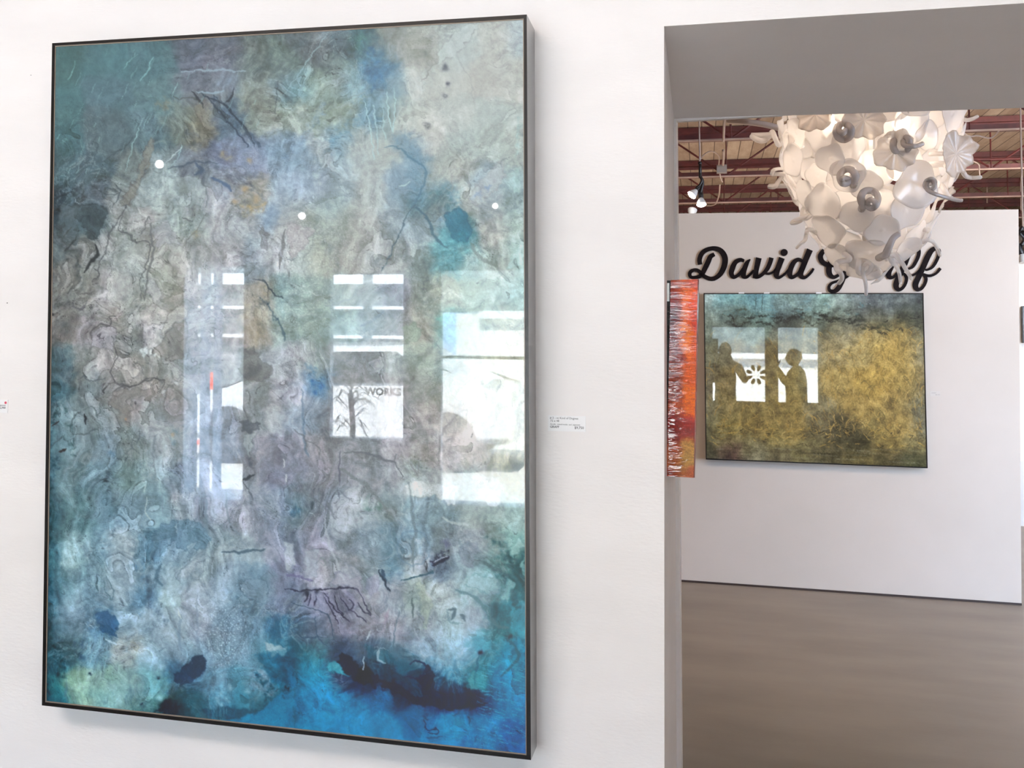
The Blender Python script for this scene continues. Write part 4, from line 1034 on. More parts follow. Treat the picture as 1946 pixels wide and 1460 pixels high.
# ================================================================ large painting
YF = Y0 - .086
NB_ = (0, 1, .0203); P0 = (0, YF, at(79.5, 1341, YF).z)
O4 = [atp(*q, P0, NB_) for q in ((99, 82), (1001, 27.5), (1009, 1445), (79.5, 1341))]
I4 = [atp(*q, P0, NB_) for q in ((103.2, 86.5), (995.2, 34.5), (1000.6, 1436.6), (84.6, 1335.2))]
F4 = [atp(*q, P0, NB_) for q in ((104.2, 88.2), (993.4, 36.6), (998.6, 1434.2), (86.2, 1333.6))]
paint = thing('painting', 'large framed abstract painting in misty teal, grey and blue on the white front wall', 'painting', (O4[3] + O4[2]) / 2)
org = paint.location
def rel(P): return [Vector(p) - org for p in P]
dY = Vector((0, 1, 0))
def frame_bar(outer, inner, depth_of):
    b = NB()
    for i in range(4):
        j = (i + 1) % 4
        prism(b, [outer[i], outer[j], inner[j], inner[i]], [Vector((p.x, depth_of, p.z)) - Vector((0, org.y, 0)) for p in (outer[i], outer[j], inner[j], inner[i])])
    return fixn(b)
o4, i4, f4 = rel(O4), rel(I4), rel(F4)
fr = mesh('frame', frame_bar(o4, i4, Y0 - .001), M_black, paint)
fr.data.materials.append(M_side)
for p in fr.data.polygons:
    if p.normal.x > .9 and p.center.x > 0: p.material_index = 1
b = NB()
for i in range(4):
    j = (i + 1) % 4; d = Vector((0, .003, 0))
    prism(b, [i4[i] + d, i4[j] + d, f4[j] + d, f4[i] + d], [q + Vector((0, .02, 0)) for q in (i4[i], i4[j], f4[j], f4[i])])
mesh('fillet', fixn(b), M_fillet, paint)
M_resin = art('resin_over_pigment', .45, bump=0, cr=.012)
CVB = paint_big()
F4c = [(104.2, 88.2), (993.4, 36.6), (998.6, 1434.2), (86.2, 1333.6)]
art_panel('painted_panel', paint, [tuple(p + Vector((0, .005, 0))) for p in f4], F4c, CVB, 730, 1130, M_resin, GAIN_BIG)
b = NB(); prism(b, [p + Vector((0, .009, 0)) for p in f4], [p + Vector((0, .03, 0)) for p in f4])
mesh('backing_board', fixn(b), M_fillet, paint)

# ================================================================ far painting
YP = -.062
PF = (1.12, Y1 + YP, 0)
O4 = [atp(*q, PF, PN) for q in ((1337, 557.3), (1755, 557), (1763, 890.2), (1341.3, 873.5))]
I4 = [atp(*q, PF, PN) for q in ((1339, 559.2), (1753.4, 559), (1761, 888), (1343, 871.4))]
paint2 = thing('painting', 'golden grass landscape painting under a teal sky, below the far wall lettering', 'painting', (O4[3] + O4[2]) / 2)
org = paint2.location
o4, i4 = rel(O4), rel(I4)
b = NB()
for i in range(4):
    j = (i + 1) % 4
    prism(b, [o4[i], o4[j], i4[j], i4[i]], [q + Vector((0, .045, 0)) for q in (o4[i], o4[j], i4[j], i4[i])])
mesh('frame', fixn(b), M_black, paint2)
CVF = paint_far()
M_resin2 = art('varnish_over_pigment', .4, cr=.012)
art_panel('painted_panel', paint2, [tuple(p + Vector((0, .003, 0))) for p in i4], [(1320 * 0 + (x - 1320) * 3.842, (y - 540) * 3.842) for x, y in ((1339, 559.2), (1753.4, 559), (1761, 888), (1343, 871.4))], CVF, 420, 330, M_resin2, GAIN_FAR)
b = NB(); prism(b, [p + Vector((0, .006, 0)) for p in i4], [p + Vector((0, .058, 0)) for p in i4])
mesh('backing_board', fixn(b), M_fillet, paint2)
M_clip = mat('clear_clip', (.85, .83, .8), .2)
for x in (1409, 1457, 1556):
    c = atp(x, 557.2, PF, PN) - org
    b = NB(); box(b, c.x - .018, c.x + .018, c.y - .004, c.y + .03, c.z - .004, c.z + .006)
    mesh('mirror_clip', b, M_clip, paint2)['label'] = 'shiny pale clip on the top edge'

# ================================================================ narrow orange resin piece on the jamb
YO = 2.62
Q4 = [at(*q, YO) for q in ((1274.5, 532.5), (1328.5, 530.5), (1320.5, 908.5), (1266.5, 905))]
strip = thing('resin_artwork', 'narrow glossy resin artwork in orange, maroon and gold hung on the opening side wall', 'painting', Q4[3])
org = strip.location; q4 = rel(Q4); dd = Vector((0, .5, 0))
b = NB(); prism(b, [p + Vector((0, .004, 0)) for p in q4], [p + dd for p in q4])
mesh('resin_body', fixn(b), noisy(mat('maroon_resin_side', rough=.15, Coat_Weight=1.0), (.10, .012, .01), (.28, .05, .02), 9, 4), strip)
CVS = paint_strip()
M_res3 = art('orange_resin_face', .4, coat=.8, bump=.3, bs=26, cr=.03, strx=(.35, 1, 2.2), bd=.004)
e = Vector((.0015, 0, 0))
art_panel('resin_face', strip, [tuple(q4[0]), tuple(q4[1] - e * 2), tuple(q4[2] - e * 2), tuple(q4[3])], [(120, 72), (312, 66), (292, 1414), (92, 1406)], CVS, 90, 560, M_res3, GAIN_STRIP)
b = NB(); bk = [q4[0], q4[0] + Vector((-.012, 0, 0)), q4[3] + Vector((-.0015, 0, 0)), q4[3]]
prism(b, [p + Vector((0, .012, 0)) for p in bk], [p + Vector((0, .49, 0)) for p in bk])
mesh('backing_and_gap_shadow', fixn(b), M_black, strip)  # black wedge stands for the backing plus the shadow in its gap
hc = at(1269.0, 556, YO + .02) - org
b = NB(); box(b, hc.x - .008, hc.x + .004, hc.y - .012, hc.y + .012, hc.z - .022, hc.z + .022); tube(b, [hc + Vector((-.014, -.01, .018)), hc + Vector((-.004, -.012, .018)), hc + Vector((-.004, -.012, -.018)), hc + Vector((-.014, -.01, -.018))], .0016, 8)
mesh('hanger_bracket', b, M_chrome, strip)

# ================================================================ wall lettering
LET = {
 'D': [[(445,625,125),(430,480,130),(500,310,130),(640,210,120),(820,175,120),(980,215,140),(1090,330,160),(1138,480,165),(1110,680,160),(1010,880,140),(880,990,120),(760,1020,115),(640,990,110),(520,920,110),(440,830,100),(360,780,95),(270,778,95),(185,820,100),(155,900,100),(200,975,90),(320,980,90),(430,950,110),(520,850,130),(600,690,140),(680,520,145),(740,400,130),(845,340,105)]],
 'a': [[(1670,520,70),(1560,495,110),(1430,560,130),(1345,720,150),(1312,870,140),(1370,970,110),(1470,940,90),(1570,850,100),(1640,740,90)],[(1840,480,30),(1760,560,110),(1700,680,140),(1655,820,150),(1650,940,140),(1740,975,80),(1830,910,60),(1920,820,50)]],
}
LV = [[(325,440,160),(280,640,150),(245,820,140),(228,1000,150)],[(675,435,125),(640,560,125),(560,740,120),(440,880,100),(320,960,100),(220,990,60)],[(470,860,60),(600,880,70),(720,830,60),(800,740,60)],[(0,960,70),(90,880,60),(180,780,50)]]
LI = [[(965,440,165),(890,640,155),(830,800,155),(812,920,150),(870,985,90),(960,950,75),(1070,860,65),(1150,760,60)]]
LD = [[(1530,530,80),(1420,485,105),(1300,560,130),(1215,720,145),(1182,880,145),(1230,975,110),(1340,940,95),(1440,850,95),(1500,720,90)],[(1745,212,170),(1650,430,160),(1560,660,155),(1492,850,145),(1510,955,130),(1600,985,85),(1700,920,75),(1790,820,75),(1845,735,60)]]
LG = [[(310,220,120),(215,370,140),(230,500,140),(330,600,135),(480,640,125),(650,630,120),(850,590,115),(980,530,85),(1080,440,70),(1110,340,70),(1060,220,80),(930,150,90),(780,190,110),(650,310,145),(560,450,150),(480,600,150),(445,760,155),(470,900,145),(570,975,105),(690,930,90),(820,820,80)],
      [(940,700,150),(890,850,120),(855,1000,115),(785,1150,130),(690,1300,140),(580,1370,110),(470,1345,90),(448,1240,80),(520,1145,75),(650,1095,70),(800,1040,70),(950,960,70),(1080,860,65),(1170,740,60),(1240,620,60)]]
LR = [[(1200,700,55),(1290,600,70),(1390,550,90),(1455,650,120),(1400,780,125),(1360,900,120),(1420,985,90),(1530,970,65),(1650,850,65),(1740,720,60)]]
LA = [[(370,560,70),(250,515,95),(110,560,135),(30,700,150),(-5,860,150),(50,970,120),(160,950,95),(270,850,95),(340,720,80)],[(500,520,60),(430,660,150),(360,830,145),(365,960,130),(470,975,85),(580,880,80),(660,760,70)]]
LF = [[(1100,165,115),(980,240,140),(880,400,155),(800,600,155),(730,760,145),(650,940,145),(570,1130,155),(560,1240,145),(620,1318,110),(720,1290,90),(810,1170,85),(848,1020,85),(810,920,75),(740,860,60)],[(1080,165,110),(1185,230,100),(1182,370,95),(1110,540,95),(1010,690,85),(880,750,60)],[(780,900,60),(880,940,60),(980,930,65),(1100,880,65),(1200,790,65),(1270,680,65)]]
LF2 = [[(1650,165,115),(1540,240,140),(1440,400,155),(1350,600,155),(1270,780,155),(1190,960,150),(1110,1130,155),(1100,1240,145),(1160,1318,110),(1260,1290,90),(1350,1170,85),(1390,1030,85),(1350,930,75),(1290,880,55)],[(1630,165,110),(1745,230,95),(1740,370,85),(1660,560,85),(1560,700,80),(1440,765,60),(1370,770,50)],[(1320,890,60),(1420,930,75),(1540,930,75),(1680,860,70),(1790,730,80)]]
YL = (1.12, Y1 - .013, 0)
def ribbon(b, pts, ox, oy, orgv):
    S = spline([Vector((x, y, w)) for x, y, w in pts], 7); n = len(S); loop = []
    for i, p in enumerate(S):
        t = Vector((S[min(i + 1, n - 1)].x - S[max(i - 1, 0)].x, S[min(i + 1, n - 1)].y - S[max(i - 1, 0)].y)).normalized(); nn = Vector((-t.y, t.x)) * p.z * .5
        loop.append([atp(ox + q[0] / 14.6, oy + q[1] / 14.6, YL, PN) - orgv for q in ((p.x + nn.x, p.y + nn.y), (p.x - nn.x, p.y - nn.y))])
    d = Vector((0, .0125, 0)); R = []
    for l, r in loop: R.append([b.verts.new(l), b.verts.new(r), b.verts.new(r + d), b.verts.new(l + d)])
    for i in range(n - 1):
        A, B = R[i], R[i + 1]
        for k in range(4): b.faces.new((A[k], A[(k + 1) % 4], B[(k + 1) % 4], B[k]))
    b.faces.new(R[0][::-1]); b.faces.new(R[-1])
def word(label, spec):
    c = atp(*spec[0][3], YL, PN); t = thing('wall_lettering', label, 'sign', c)
    for strokes, ox, nm, _ in spec:
        b = NB()
        for s in strokes: ribbon(b, s, ox, 460, c)
        if nm == 'i':
            q = atp(ox + 1025 / 14.6, 460 + 290 / 14.6, YL, PN) - c; lathe(b, [(0, 0), (.0325 * .72, 0), (.0325 * .72, .0125), (0, .0125)], q, (0, 1, 0), 28)
        mesh('letter', fixn(b), M_lett, t)
word('black script lettering spelling the first name on the far wall', [(LET['D'], 1300, 'D', (1330, 530)), (LET['a'], 1300, 'a', None), (LV, 1420, 'v', None), (LI, 1420, 'i', None), (LD, 1420, 'd', None)])
word('black script lettering spelling the surname, half behind the glass chandelier', [(LG, 1545, 'G', (1600, 530)), (LR, 1545, 'r', None), (LA, 1665, 'a', None), (LF, 1665, 'f', None), (LF2, 1665, 'f', None)])

# ================================================================ labels on the walls
def text(s, size, m, parent, loc, bold=0, align='LEFT', name='label_text', rz=0, ext=.0002):
    c = bpy.data.curves.new(name, 'FONT'); c.body = s; c.size = size; c.extrude = ext; c.offset = bold; c.align_x = align; c.resolution_u = 2
    o = bpy.data.objects.new(name, c); scene.collection.objects.link(o)
    dg = bpy.context.evaluated_depsgraph_get(); dg.update(); me = bpy.data.meshes.new_from_object(o.evaluated_get(dg))
    scene.collection.objects.unlink(o); bpy.data.objects.remove(o)
    me.materials.clear(); me.materials.append(m)
    q = bpy.data.objects.new(name, me); scene.collection.objects.link(q); q.parent = parent; q.location = loc; q.rotation_euler = (math.pi / 2, 0, rz)
    return q
A = at(1041.5, 819, Y0 - .002); B = at(1113, 791.5, Y0 - .002)
lab = thing('wall_label', 'white printed label card beside the large painting', 'label', A)
w, h = B.x - A.x, B.z - A.z
mesh('card', box(NB(), 0, w, 0, .0018, 0, h), M_paper, lab)
text('# 2 - nt Kind of Dugnes', .0068, M_ink, lab, (.004, -.0002, h - .0078))
text('72 x 48', .0068, M_ink, lab, (.005, -.0002, h - .0145))
text('Acrylic  mixed media  and  pigments', .0047, M_ink, lab, (.005, -.0002, h - .0215))
text('GRAFF', .0072, M_ink, lab, (.0045, -.0002, h - .0285), .00012)
text('$9,750', .0078, M_ink, lab, (w - .004, -.0002, h - .0292), .00008, 'RIGHT')
A = at(-40, 783, Y0 - .002); B = at(15, 760, Y0 - .002)
lab = thing('wall_label', 'white label card with a red sold dot at the left edge of the front wall', 'label', A)
w, h = B.x - A.x, B.z - A.z
mesh('card', box(NB(), 0, w, 0, .0018, 0, h), M_paper, lab)
b = NB(); lathe(b, [(0, 0), (.0034, 0), (.0034, .0006), (0, .0006)], (w - .0065, -.0006, h - .008), (0, 1, 0), 20)
mesh('sold_dot', b, M_red, lab)['label'] = 'round red sold sticker'
text('pigments', .0056, M_ink, lab, (w - .006, -.0002, h - .0165), 0, 'RIGHT')
text('$2,900', .0076, M_ink, lab, (w - .006, -.0002, h - .0238), .0001, 'RIGHT')
A = atp(1768, 753, (1.12, Y1 - .002, 0), PN); B = atp(1787, 744, (1.12, Y1 - .002, 0), PN)
lab = thing('wall_label', 'small pale label card right of the golden landscape painting', 'label', A)
w, h = B.x - A.x, B.z - A.z
mesh('card', box(NB(), 0, w, 0, .0018, 0, h), mat('clear_card', (.60, .53, .465), .5), lab)
text('GRAFF', .010, mat('faint_ink', (.35, .28, .24), .6), lab, (.006, -.0002, h * .55)); text('$8,500', .010, bpy.data.materials['faint_ink'], lab, (w - .03, -.0002, h * .2))
b = NB(); lathe(b, [(0, -.002), (.0013, -.001), (.0013, .001)], at(14, 576, Y0), (0, 1, 0), 10)
tag(mesh('nail', b, M_dkmetal), 'tiny dark nail head in the white wall left of the large painting', 'nail')
b = NB(); lathe(b, [(0, -.002), (.0010, -.001), (.0010, .001)], at(59, 143, Y0), (0, 1, 0), 10)
tag(mesh('nail', b, M_dkmetal), 'tiny dark nail head near the top left corner of the large painting', 'nail')

# ================================================================ roof joists, pipes
def joist(Y, phase_px, py, label):
    ph = at(phase_px, py, Y).x; zb, zt = 3.39, 3.86; pn = .625
    t = thing('roof_joist', label, 'joist', (0, Y, zb), 'red open web joists under the roof deck')
    b = NB(); box(b, -4.84, 6.59, -.03, .03, 0, .012); box(b, -4.84, 6.59, -.004, .004, .012, .06)
    mesh('bottom_chord', b, M_steel, t)
    mesh('chord_flange', box(NB(), -4.84, 6.59, -.055, -.03, -.004, .010), M_flange, t)['label'] = 'pale lower flange'
    b = NB(); box(b, -4.84, 6.59, -.05, .05, zt - zb, zt - zb + .055); box(b, -4.84, 6.59, -.006, .006, zt - zb - .05, zt - zb)
    mesh('top_chord', b, M_steel, t)
    k0 = int(math.ceil((-4.8 - ph) / pn)); k1 = int(math.floor((6.5 - ph) / pn))
    for k in range(k0, k1 + 1):
        x = ph + k * pn
        mesh('web_bar', tube(NB(), [(x, 0, .02), (x, 0, zt - zb)], .0075, 6), M_steel, t)
        if k < k1:
            za, zb_ = (.03, zt - zb - .02) if k % 2 == 0 else (zt - zb - .02, .03)
            mesh('web_bar', tube(NB(), [(x + .02, 0, za), (x + pn - .02, 0, zb_)], .011, 6), M_steel, t)
joist(7.6, 1395, 200, 'dark red open web roof joist above the lettered partition, nearest one')
joist(9.4, 1389, 250, 'dark red open web roof joist, first one behind the partition top')
joist(11.35, 1380, 320, 'dark red open web roof joist crossing behind the hanging track lamps')
joist(13.3, 1376, 370, 'dark red open web roof joist just above the partition top')
joist(15.3, 1376, 400, 'dark red open web roof joist low over the partition top, partly hidden by it')
joist(17.3, 1376, 400, 'dark red open web roof joist farthest back, mostly hidden by the partition')
def pipe(P, r, m, label, cat='pipe', name='conduit', seg=8, group=None):
    return tag(mesh(name, tube(NB(), spline(P, 5), r, seg), m, smooth=True), label, cat, group)
pipe([at(1378, 214, 7.75), at(1376, 240, 8.6), at(1375, 268, 9.3)], .010, M_conduit, 'grey vertical conduit above the first joist behind the partition')
pipe([at(1374.5, 286, 9.5), at(1375, 300, 10.4), at(1374, 314, 11.12)], .011, M_conduit, 'grey conduit running back to the junction box under the roof')
pipe([at(1368, 330, 11.2), at(1370, 340, 11.25), at(1373, 346, 11.3)], .007, M_conduit, 'thin grey cable below the junction box')
pipe([at(1368, 352, 11.3), at(1366, 372, 12.2), at(1358, 389, 13.1), at(1340, 391, 13.28)], .008, M_conduit, 'grey cable curving down behind the second joist')
pipe([at(1332, 302, 9.0), at(1340, 292, 9.4), at(1353, 288, 10), at(1366, 297, 10.8), at(1366, 314, 11.13)], .006, M_conduit, 'thin cable arching from lamp stem to junction box')
pipe([at(1385, 230, 8.2), at(1410, 231, 8.0), at(1450, 236, 7.9), at(1480, 243, 7.85), at(1500, 246, 7.82)], .022, mat('pale_pipe', (.62, .5, .44), .5), 'pale sloping pipe left of the glass chandelier', seg=12)
pipe([at(1283, 318, 11.345), at(1400, 317, 11.345), at(1505, 312, 11.345)], .012, M_steel, 'thin red sprinkler pipe across the second roof bay')
pipe([at(1812, 302, 11.35), at(1890, 303, 11.35), at(1960, 301, 11.35)], .013, M_steel, 'thin dark pipe right of the chandelier across the second bay')
pipe([Vector((at(1800, 240, 7.6).x, 7.6, 3.40)), at(1830, 250, 8.3), at(1860, 258, 8.8), at(1884, 262, 9.2), Vector((at(1900, 268, 9.4).x, 9.4, 3.40))], .006, M_conduit, 'pale wire sagging right of the chandelier')
pipe([at(1850, 307, 10.8), at(1860, 313, 11), at(1861, 325, 11), at(1862, 334, 11)], .006, M_conduit, 'pale wire loop right of the chandelier under the roof')
for x, y0, y1, Y, s in ((1876, 352, 386, 15.6, 'left'), (1940.5, 360, 400, 15.2, 'right')):
    pipe([Vector((at(x, y0, Y).x, Y, 3.92)), at(x, y1, Y)], .008, M_conduit, 'thin grey hanger rod in the roof bay, the %s one right of the chandelier' % s)
c = at(1371.5, 322, 11.2)
b = NB(); box(b, c.x - .05, c.x + .05, c.y - .05, c.y + .03, c.z - .04, c.z + .04)
tag(mesh('junction_box', b, mat('galvanised_box', (.25, .22, .21), .5, .3)), 'grey junction box hanging under the second roof bay', 'junction box')

# ================================================================ track lamps
def spot_head(parent, c, d, r, lit=True, body_r=None, stem=None):
    """round reflector lamp: neck, bulb, lens; d is the beam direction"""
    d = Vector(d).normalized(); br = body_r or r * .55
    b = NB(); lathe(b, [(0, -r * 3.6), (br * .9, -r * 3.6), (br, -r * 3.2), (br, -r * 1.7), (br * .75, -r * 1.5)], c, d, 20)
    k = mesh('lamp_socket', b, M_dkmetal, parent, True)
    b = NB(); lathe(b, [(br * .6, -r * 1.7), (r * .55, -r * 1.3), (r * .9, -r * .6), (r, 0)], c, d, 24)
    mesh('reflector_bulb', b, M_white, parent, True)
    b = NB(); lathe(b, [(r, 0), (r * .8, r * .16), (r * .4, r * .26), (0, r * .3)], c, d, 24)
    mesh('bulb_lens', b, M_bulb if lit else M_white, parent, True)
YT = 8.3
base = at(1330, 308, YT)
tl = thing('track_lamp_cluster', 'black hanging lamp cluster with two lit bulbs over the partition left end', 'lamp', base)
tb = base
def R(p): return Vector(p) - tb
mesh('stem', tube(NB(), [(0, 0, 0), (at(1328.5, 228, YT) - tb) * 1.0, Vector((0, 0, 3.9 - tb.z)) + Vector(((at(1328.5, 228, YT) - tb).x, 0, 0))], .006, 8), M_conduit, tl)
b = NB(); tube(b, [R(at(1330.5, 307, YT)), R(at(1330.5, 338, YT))], .012, 10); box(b, -.014, .014, -.014, .014, -.02, 0)
tube(b, spline([R(at(1331, 336, YT)), R(at(1334, 343, YT)), R(at(1330, 352, YT)), R(at(1324, 357, YT))], 4), .011, 8)
tube(b, spline([R(at(1332, 336, YT)), R(at(1336, 345, YT)), R(at(1334, 358, YT)), R(at(1332, 366, YT))], 4), .009, 8)
mesh('lamp_arm', b, M_dkmetal, tl, True)
spot_head(tl, R(at(1314.5, 371, YT)), (-.55, -.3, -.62), .036)
spot_head(tl, R(at(1333, 389, YT)), (.05, -.35, -.9), .036)
spot_head(tl, R(at(1316, 399, YT + .15)), (.1, .35, .6), .036, False)
light('far_spot', 'SPOT', at(1315, 372, YT) + Vector((-.03, -.05, -.06)), 30, (1, .93, .84), target=(.0, 4.5, 0), spot_size=1.2, shadow_soft_size=.05)
def near_lamp(p, label, r, tgt, power, ztrack):
    t = thing('track_spotlight', label, 'lamp', (p[0], p[1], ztrack - .02), 'gallery spotlights behind the camera')
    d = (Vector(tgt) - Vector(p)).normalized(); c = Vector((p[0], p[1], p[2])) - t.location
    neck = c - d * r * 3.2
    mesh('stem', tube(NB(), [(0, 0, 0), neck + Vector((0, 0, .0))], .008, 8), M_dkmetal, t)
    spot_head(t, c, d, r)
    light('spot_beam', 'SPOT', Vector(p) + d * .02, power, (1, .94, .86), target=tgt, spot_size=1.5, spot_blend=.6, shadow_soft_size=r * .8)
near_lamp((-2.66, -.12, 2.37), 'black track spotlight nearest the large painting, seen mirrored at its upper left', .021, (-.9, 2.4, 1.7), 5, 2.62)
near_lamp((-2.62, -2.0, 2.27), 'black track spotlight by the windows, mirrored near the middle of the large painting', .024, (-.7, 2.4, 1.3), 8, 2.62)
near_lamp((-1.29, -2.0, 2.31), 'black track spotlight by the windows, mirrored at the upper right of the large painting', .018, (-.6, 2.4, 1.5), 4, 2.62)
b = NB(); box(b, -2.70, -2.62, -2.05, -.05, 2.62, 2.65); box(b, -2.62, -1.2, -2.05, -1.97, 2.62, 2.65)
for x, y in ((-2.66, -.3), (-2.66, -1.8), (-1.4, -2.01)): box(b, x - .006, x + .006, y - .006, y + .006, 2.65, ZC - .001)
tag(mesh('lighting_track', b, M_dkmetal), 'black L-shaped lighting track hung from the front room ceiling', 'lighting track')
# lamps and picture seen past the right end of the partition
c = at(1944, 436, 9.2)
t = thing('track_lamp_cluster', 'dark lamp cluster past the right end of the far wall', 'lamp', c)
mesh('stem', tube(NB(), [(0, 0, 0), (0, 0, 3.9 - c.z)], .007, 8), M_conduit, t)
b = NB(); tube(b, spline([(0, 0, .02), (-.02, 0, -.03), (.01, 0, -.08), (-.015, 0, -.13)], 4), .016, 8); tube(b, [(-.02, 0, -.02), (.06, 0, -.05)], .02, 8)
mesh('lamp_arm', b, M_dkmetal, t, True)
spot_head(t, Vector((.0, -.02, -.26)), (.2, -.2, -.9), .042, False); spot_head(t, Vector((.09, 0, -.16)), (.6, -.1, -.7), .04)
A = at(1942, 652, 10.98); B = at(1942, 582, 10.98)
t = thing('painting', 'dark grey-blue picture on the rear partition, only its left edge in view', 'painting', (A.x + .45, 10.98, A.z))
h = B.z - A.z
mesh('canvas', box(NB(), -.44, .44, -.03, 0, .01, h - .01), noisy(mat('dark_blue_picture', rough=.3), (.03, .04, .05), (.30, .34, .38), 5, 6), t)
b = NB(); box(b, -.45, -.44, -.035, .01, 0, h); box(b, .44, .45, -.035, .01, 0, h); box(b, -.44, .44, -.035, .01, 0, .01); box(b, -.44, .44, -.035, .01, h - .01, h)
mesh('frame', b, M_black, t)

# ================================================================ glass chandelier
def glassm(name, tint, tr_w, transp, rough, ribs=0):
    m = mat(name, tint, rough, Coat_Weight=.8, Coat_Roughness=.08)
    nt = m.node_tree; out = nt.nodes['Material Output']; p = PB(m)
    tl_ = nt.nodes.new('ShaderNodeBsdfTranslucent'); tl_.inputs[0].default_value = (*tint, 1)
    a = nt.nodes.new('ShaderNodeMixShader'); a.inputs[0].default_value = tr_w; nt.links.new(p.outputs[0], a.inputs[1]); nt.links.new(tl_.outputs[0], a.inputs[2])
    tp = nt.nodes.new('ShaderNodeBsdfTransparent'); c = nt.nodes.new('ShaderNodeMixShader'); c.inputs[0].default_value = transp
    nt.links.new(a.outputs[0], c.inputs[1]); nt.links.new(tp.outputs[0], c.inputs[2]); nt.links.new(c.outputs[0], out.inputs[0])
    n = nt.nodes.new('ShaderNodeTexNoise'); n.inputs['Scale'].default_value = 70 if ribs else 26; n.inputs['Detail'].default_value = 4
    tc = nt.nodes.new('ShaderNodeTexCoord'); nt.links.new(tc.outputs['Object'], n.inputs['Vector'])
    bp = nt.nodes.new('ShaderNodeBump'); bp.inputs['Strength'].default_value = .6 if ribs else .25; bp.inputs['Distance'].default_value = .004
    nt.links.new(n.outputs['Fac'], bp.inputs['Height']); nt.links.new(bp.outputs[0], p.inputs['Normal']); nt.links.new(bp.outputs[0], tl_.inputs['Normal'])
    return m
G_f = glassm('frosted_glass', (.84, .81, .79), .55, .34, .3)
G_r = glassm('ribbed_glass', (.66, .60, .55), .45, .34, .12, 1)
G_c = glassm('silhouette_coil_glass', (.55, .50, .48), .35, .22, .2)  # front coils coloured darker, as silhouettes against the lit body
YC = 5.05
cc = at(1650, 330, YC); top = at(1650, 215, YC)
ch = thing('glass_chandelier', 'large frosted glass chandelier of wavy discs and curling tendrils, lit from within', 'chandelier', cc)
PXM = 2014.565 / YC * 1.03
def crel(px, py, dy=0): return at(px, py, YC + dy) - cc
prof = [(150, 158), (190, 160), (230, 158), (280, 155), (320, 150), (350, 140), (380, 126), (410, 112), (440, 98), (470, 78), (495, 56), (515, 30), (528, 6)]
def rad(py):
    for (a, ra), (b_, rb) in zip(prof, prof[1:]):
        if a <= py <= b_: return max(4, ra - 9 + (rb - ra) * (py - a) / (b_ - a)) / PXM
    return (prof[0][1] - 9) / PXM if py < prof[0][0] else .012
AX = lambda py: 1650 + (py - 300) * -.035
def disc(px, py, r, style, az=None, lift=0, squash=1.0, seed=0, tilt=0.0):
    """wavy saucer of glass on the body surface. px, py: where it shows; az used instead when given"""
    rr = rad(py)
    rng = np.random.default_rng(seed * 7 + int(px) + int(py))
    if az is None:
        s = max(-.999, min(.999, (px - AX(py)) / PXM / (rr + 1e-6))); az = math.asin(s)
    zc = crel(AX(py), py).z; axc = crel(AX(py), py).x
    pos = Vector((axc + math.sin(az) * (rr + lift), -math.cos(az) * (rr + lift), zc))
    slope = (rad(py + 12) - rad(py - 12)) * PXM / 24.0
    nrm = Vector((math.sin(az), -math.cos(az), -(-slope) * -1 * .9)).normalized() if False else Vector((math.sin(az), -math.cos(az), slope * 1.0)).normalized()
    nrm = (nrm + Vector((rng.normal() * .10, 0, rng.normal() * .10 + tilt))).normalized()
    u = nrm.cross(Vector((0, 0, 1))); u.normalize(); v = u.cross(nrm)
    R_ = r / PXM; nr, ns = 9, 48; b = NB(); rings = []
    ph = rng.uniform(0, 6.28, 4); k = [3, 5, 7, 2]; lob = int(rng.integers(8, 12))
    for i in range(nr + 1):
        q = i / nr; ring = []
        for j in range(ns):
            a = 2 * math.pi * j / ns
            e = 1 + .07 * math.sin(k[0] * a + ph[0]) + .05 * math.sin(k[1] * a + ph[1])
            h = .09 * q * q * R_ * (math.sin(k[3] * a + ph[2]) + .6 * math.sin(k[0] * a + ph[3])) + (.10 * R_ * q * q)
            if style == 'r': e += .05 * math.cos(lob * a); h += .07 * R_ * q * math.cos(lob * a) + .025 * R_ * q * math.cos(3 * lob * a)
            if i == 0: h += .05 * R_
            ring.append(b.verts.new(pos + u * (math.cos(a) * R_ * q * e * squash) + v * (math.sin(a) * R_ * q * e) + nrm * (h + .008)))
        rings.append(ring)
    for i in range(nr):
        for j in range(ns):
            if i == 0: b.faces.new((rings[0][j], rings[1][j], rings[1][(j + 1) % ns]) if j else (rings[0][0], rings[1][0], rings[1][1])) if False else b.faces.new((rings[0][j], rings[0][(j + 1) % ns], rings[1][(j + 1) % ns], rings[1][j]))
            else: b.faces.new((rings[i][j], rings[i][(j + 1) % ns], rings[i + 1][(j + 1) % ns], rings[i + 1][j]))
    bmesh.ops.remove_doubles(b, verts=b.verts, dist=1e-5)
    o = mesh('glass_disc', b, G_r if style == 'r' else G_f, ch, True)
    so = o.modifiers.new('solid', 'SOLIDIFY'); so.thickness = .0025
    # centre boss where the glass is pinned
    return o, pos, nrm
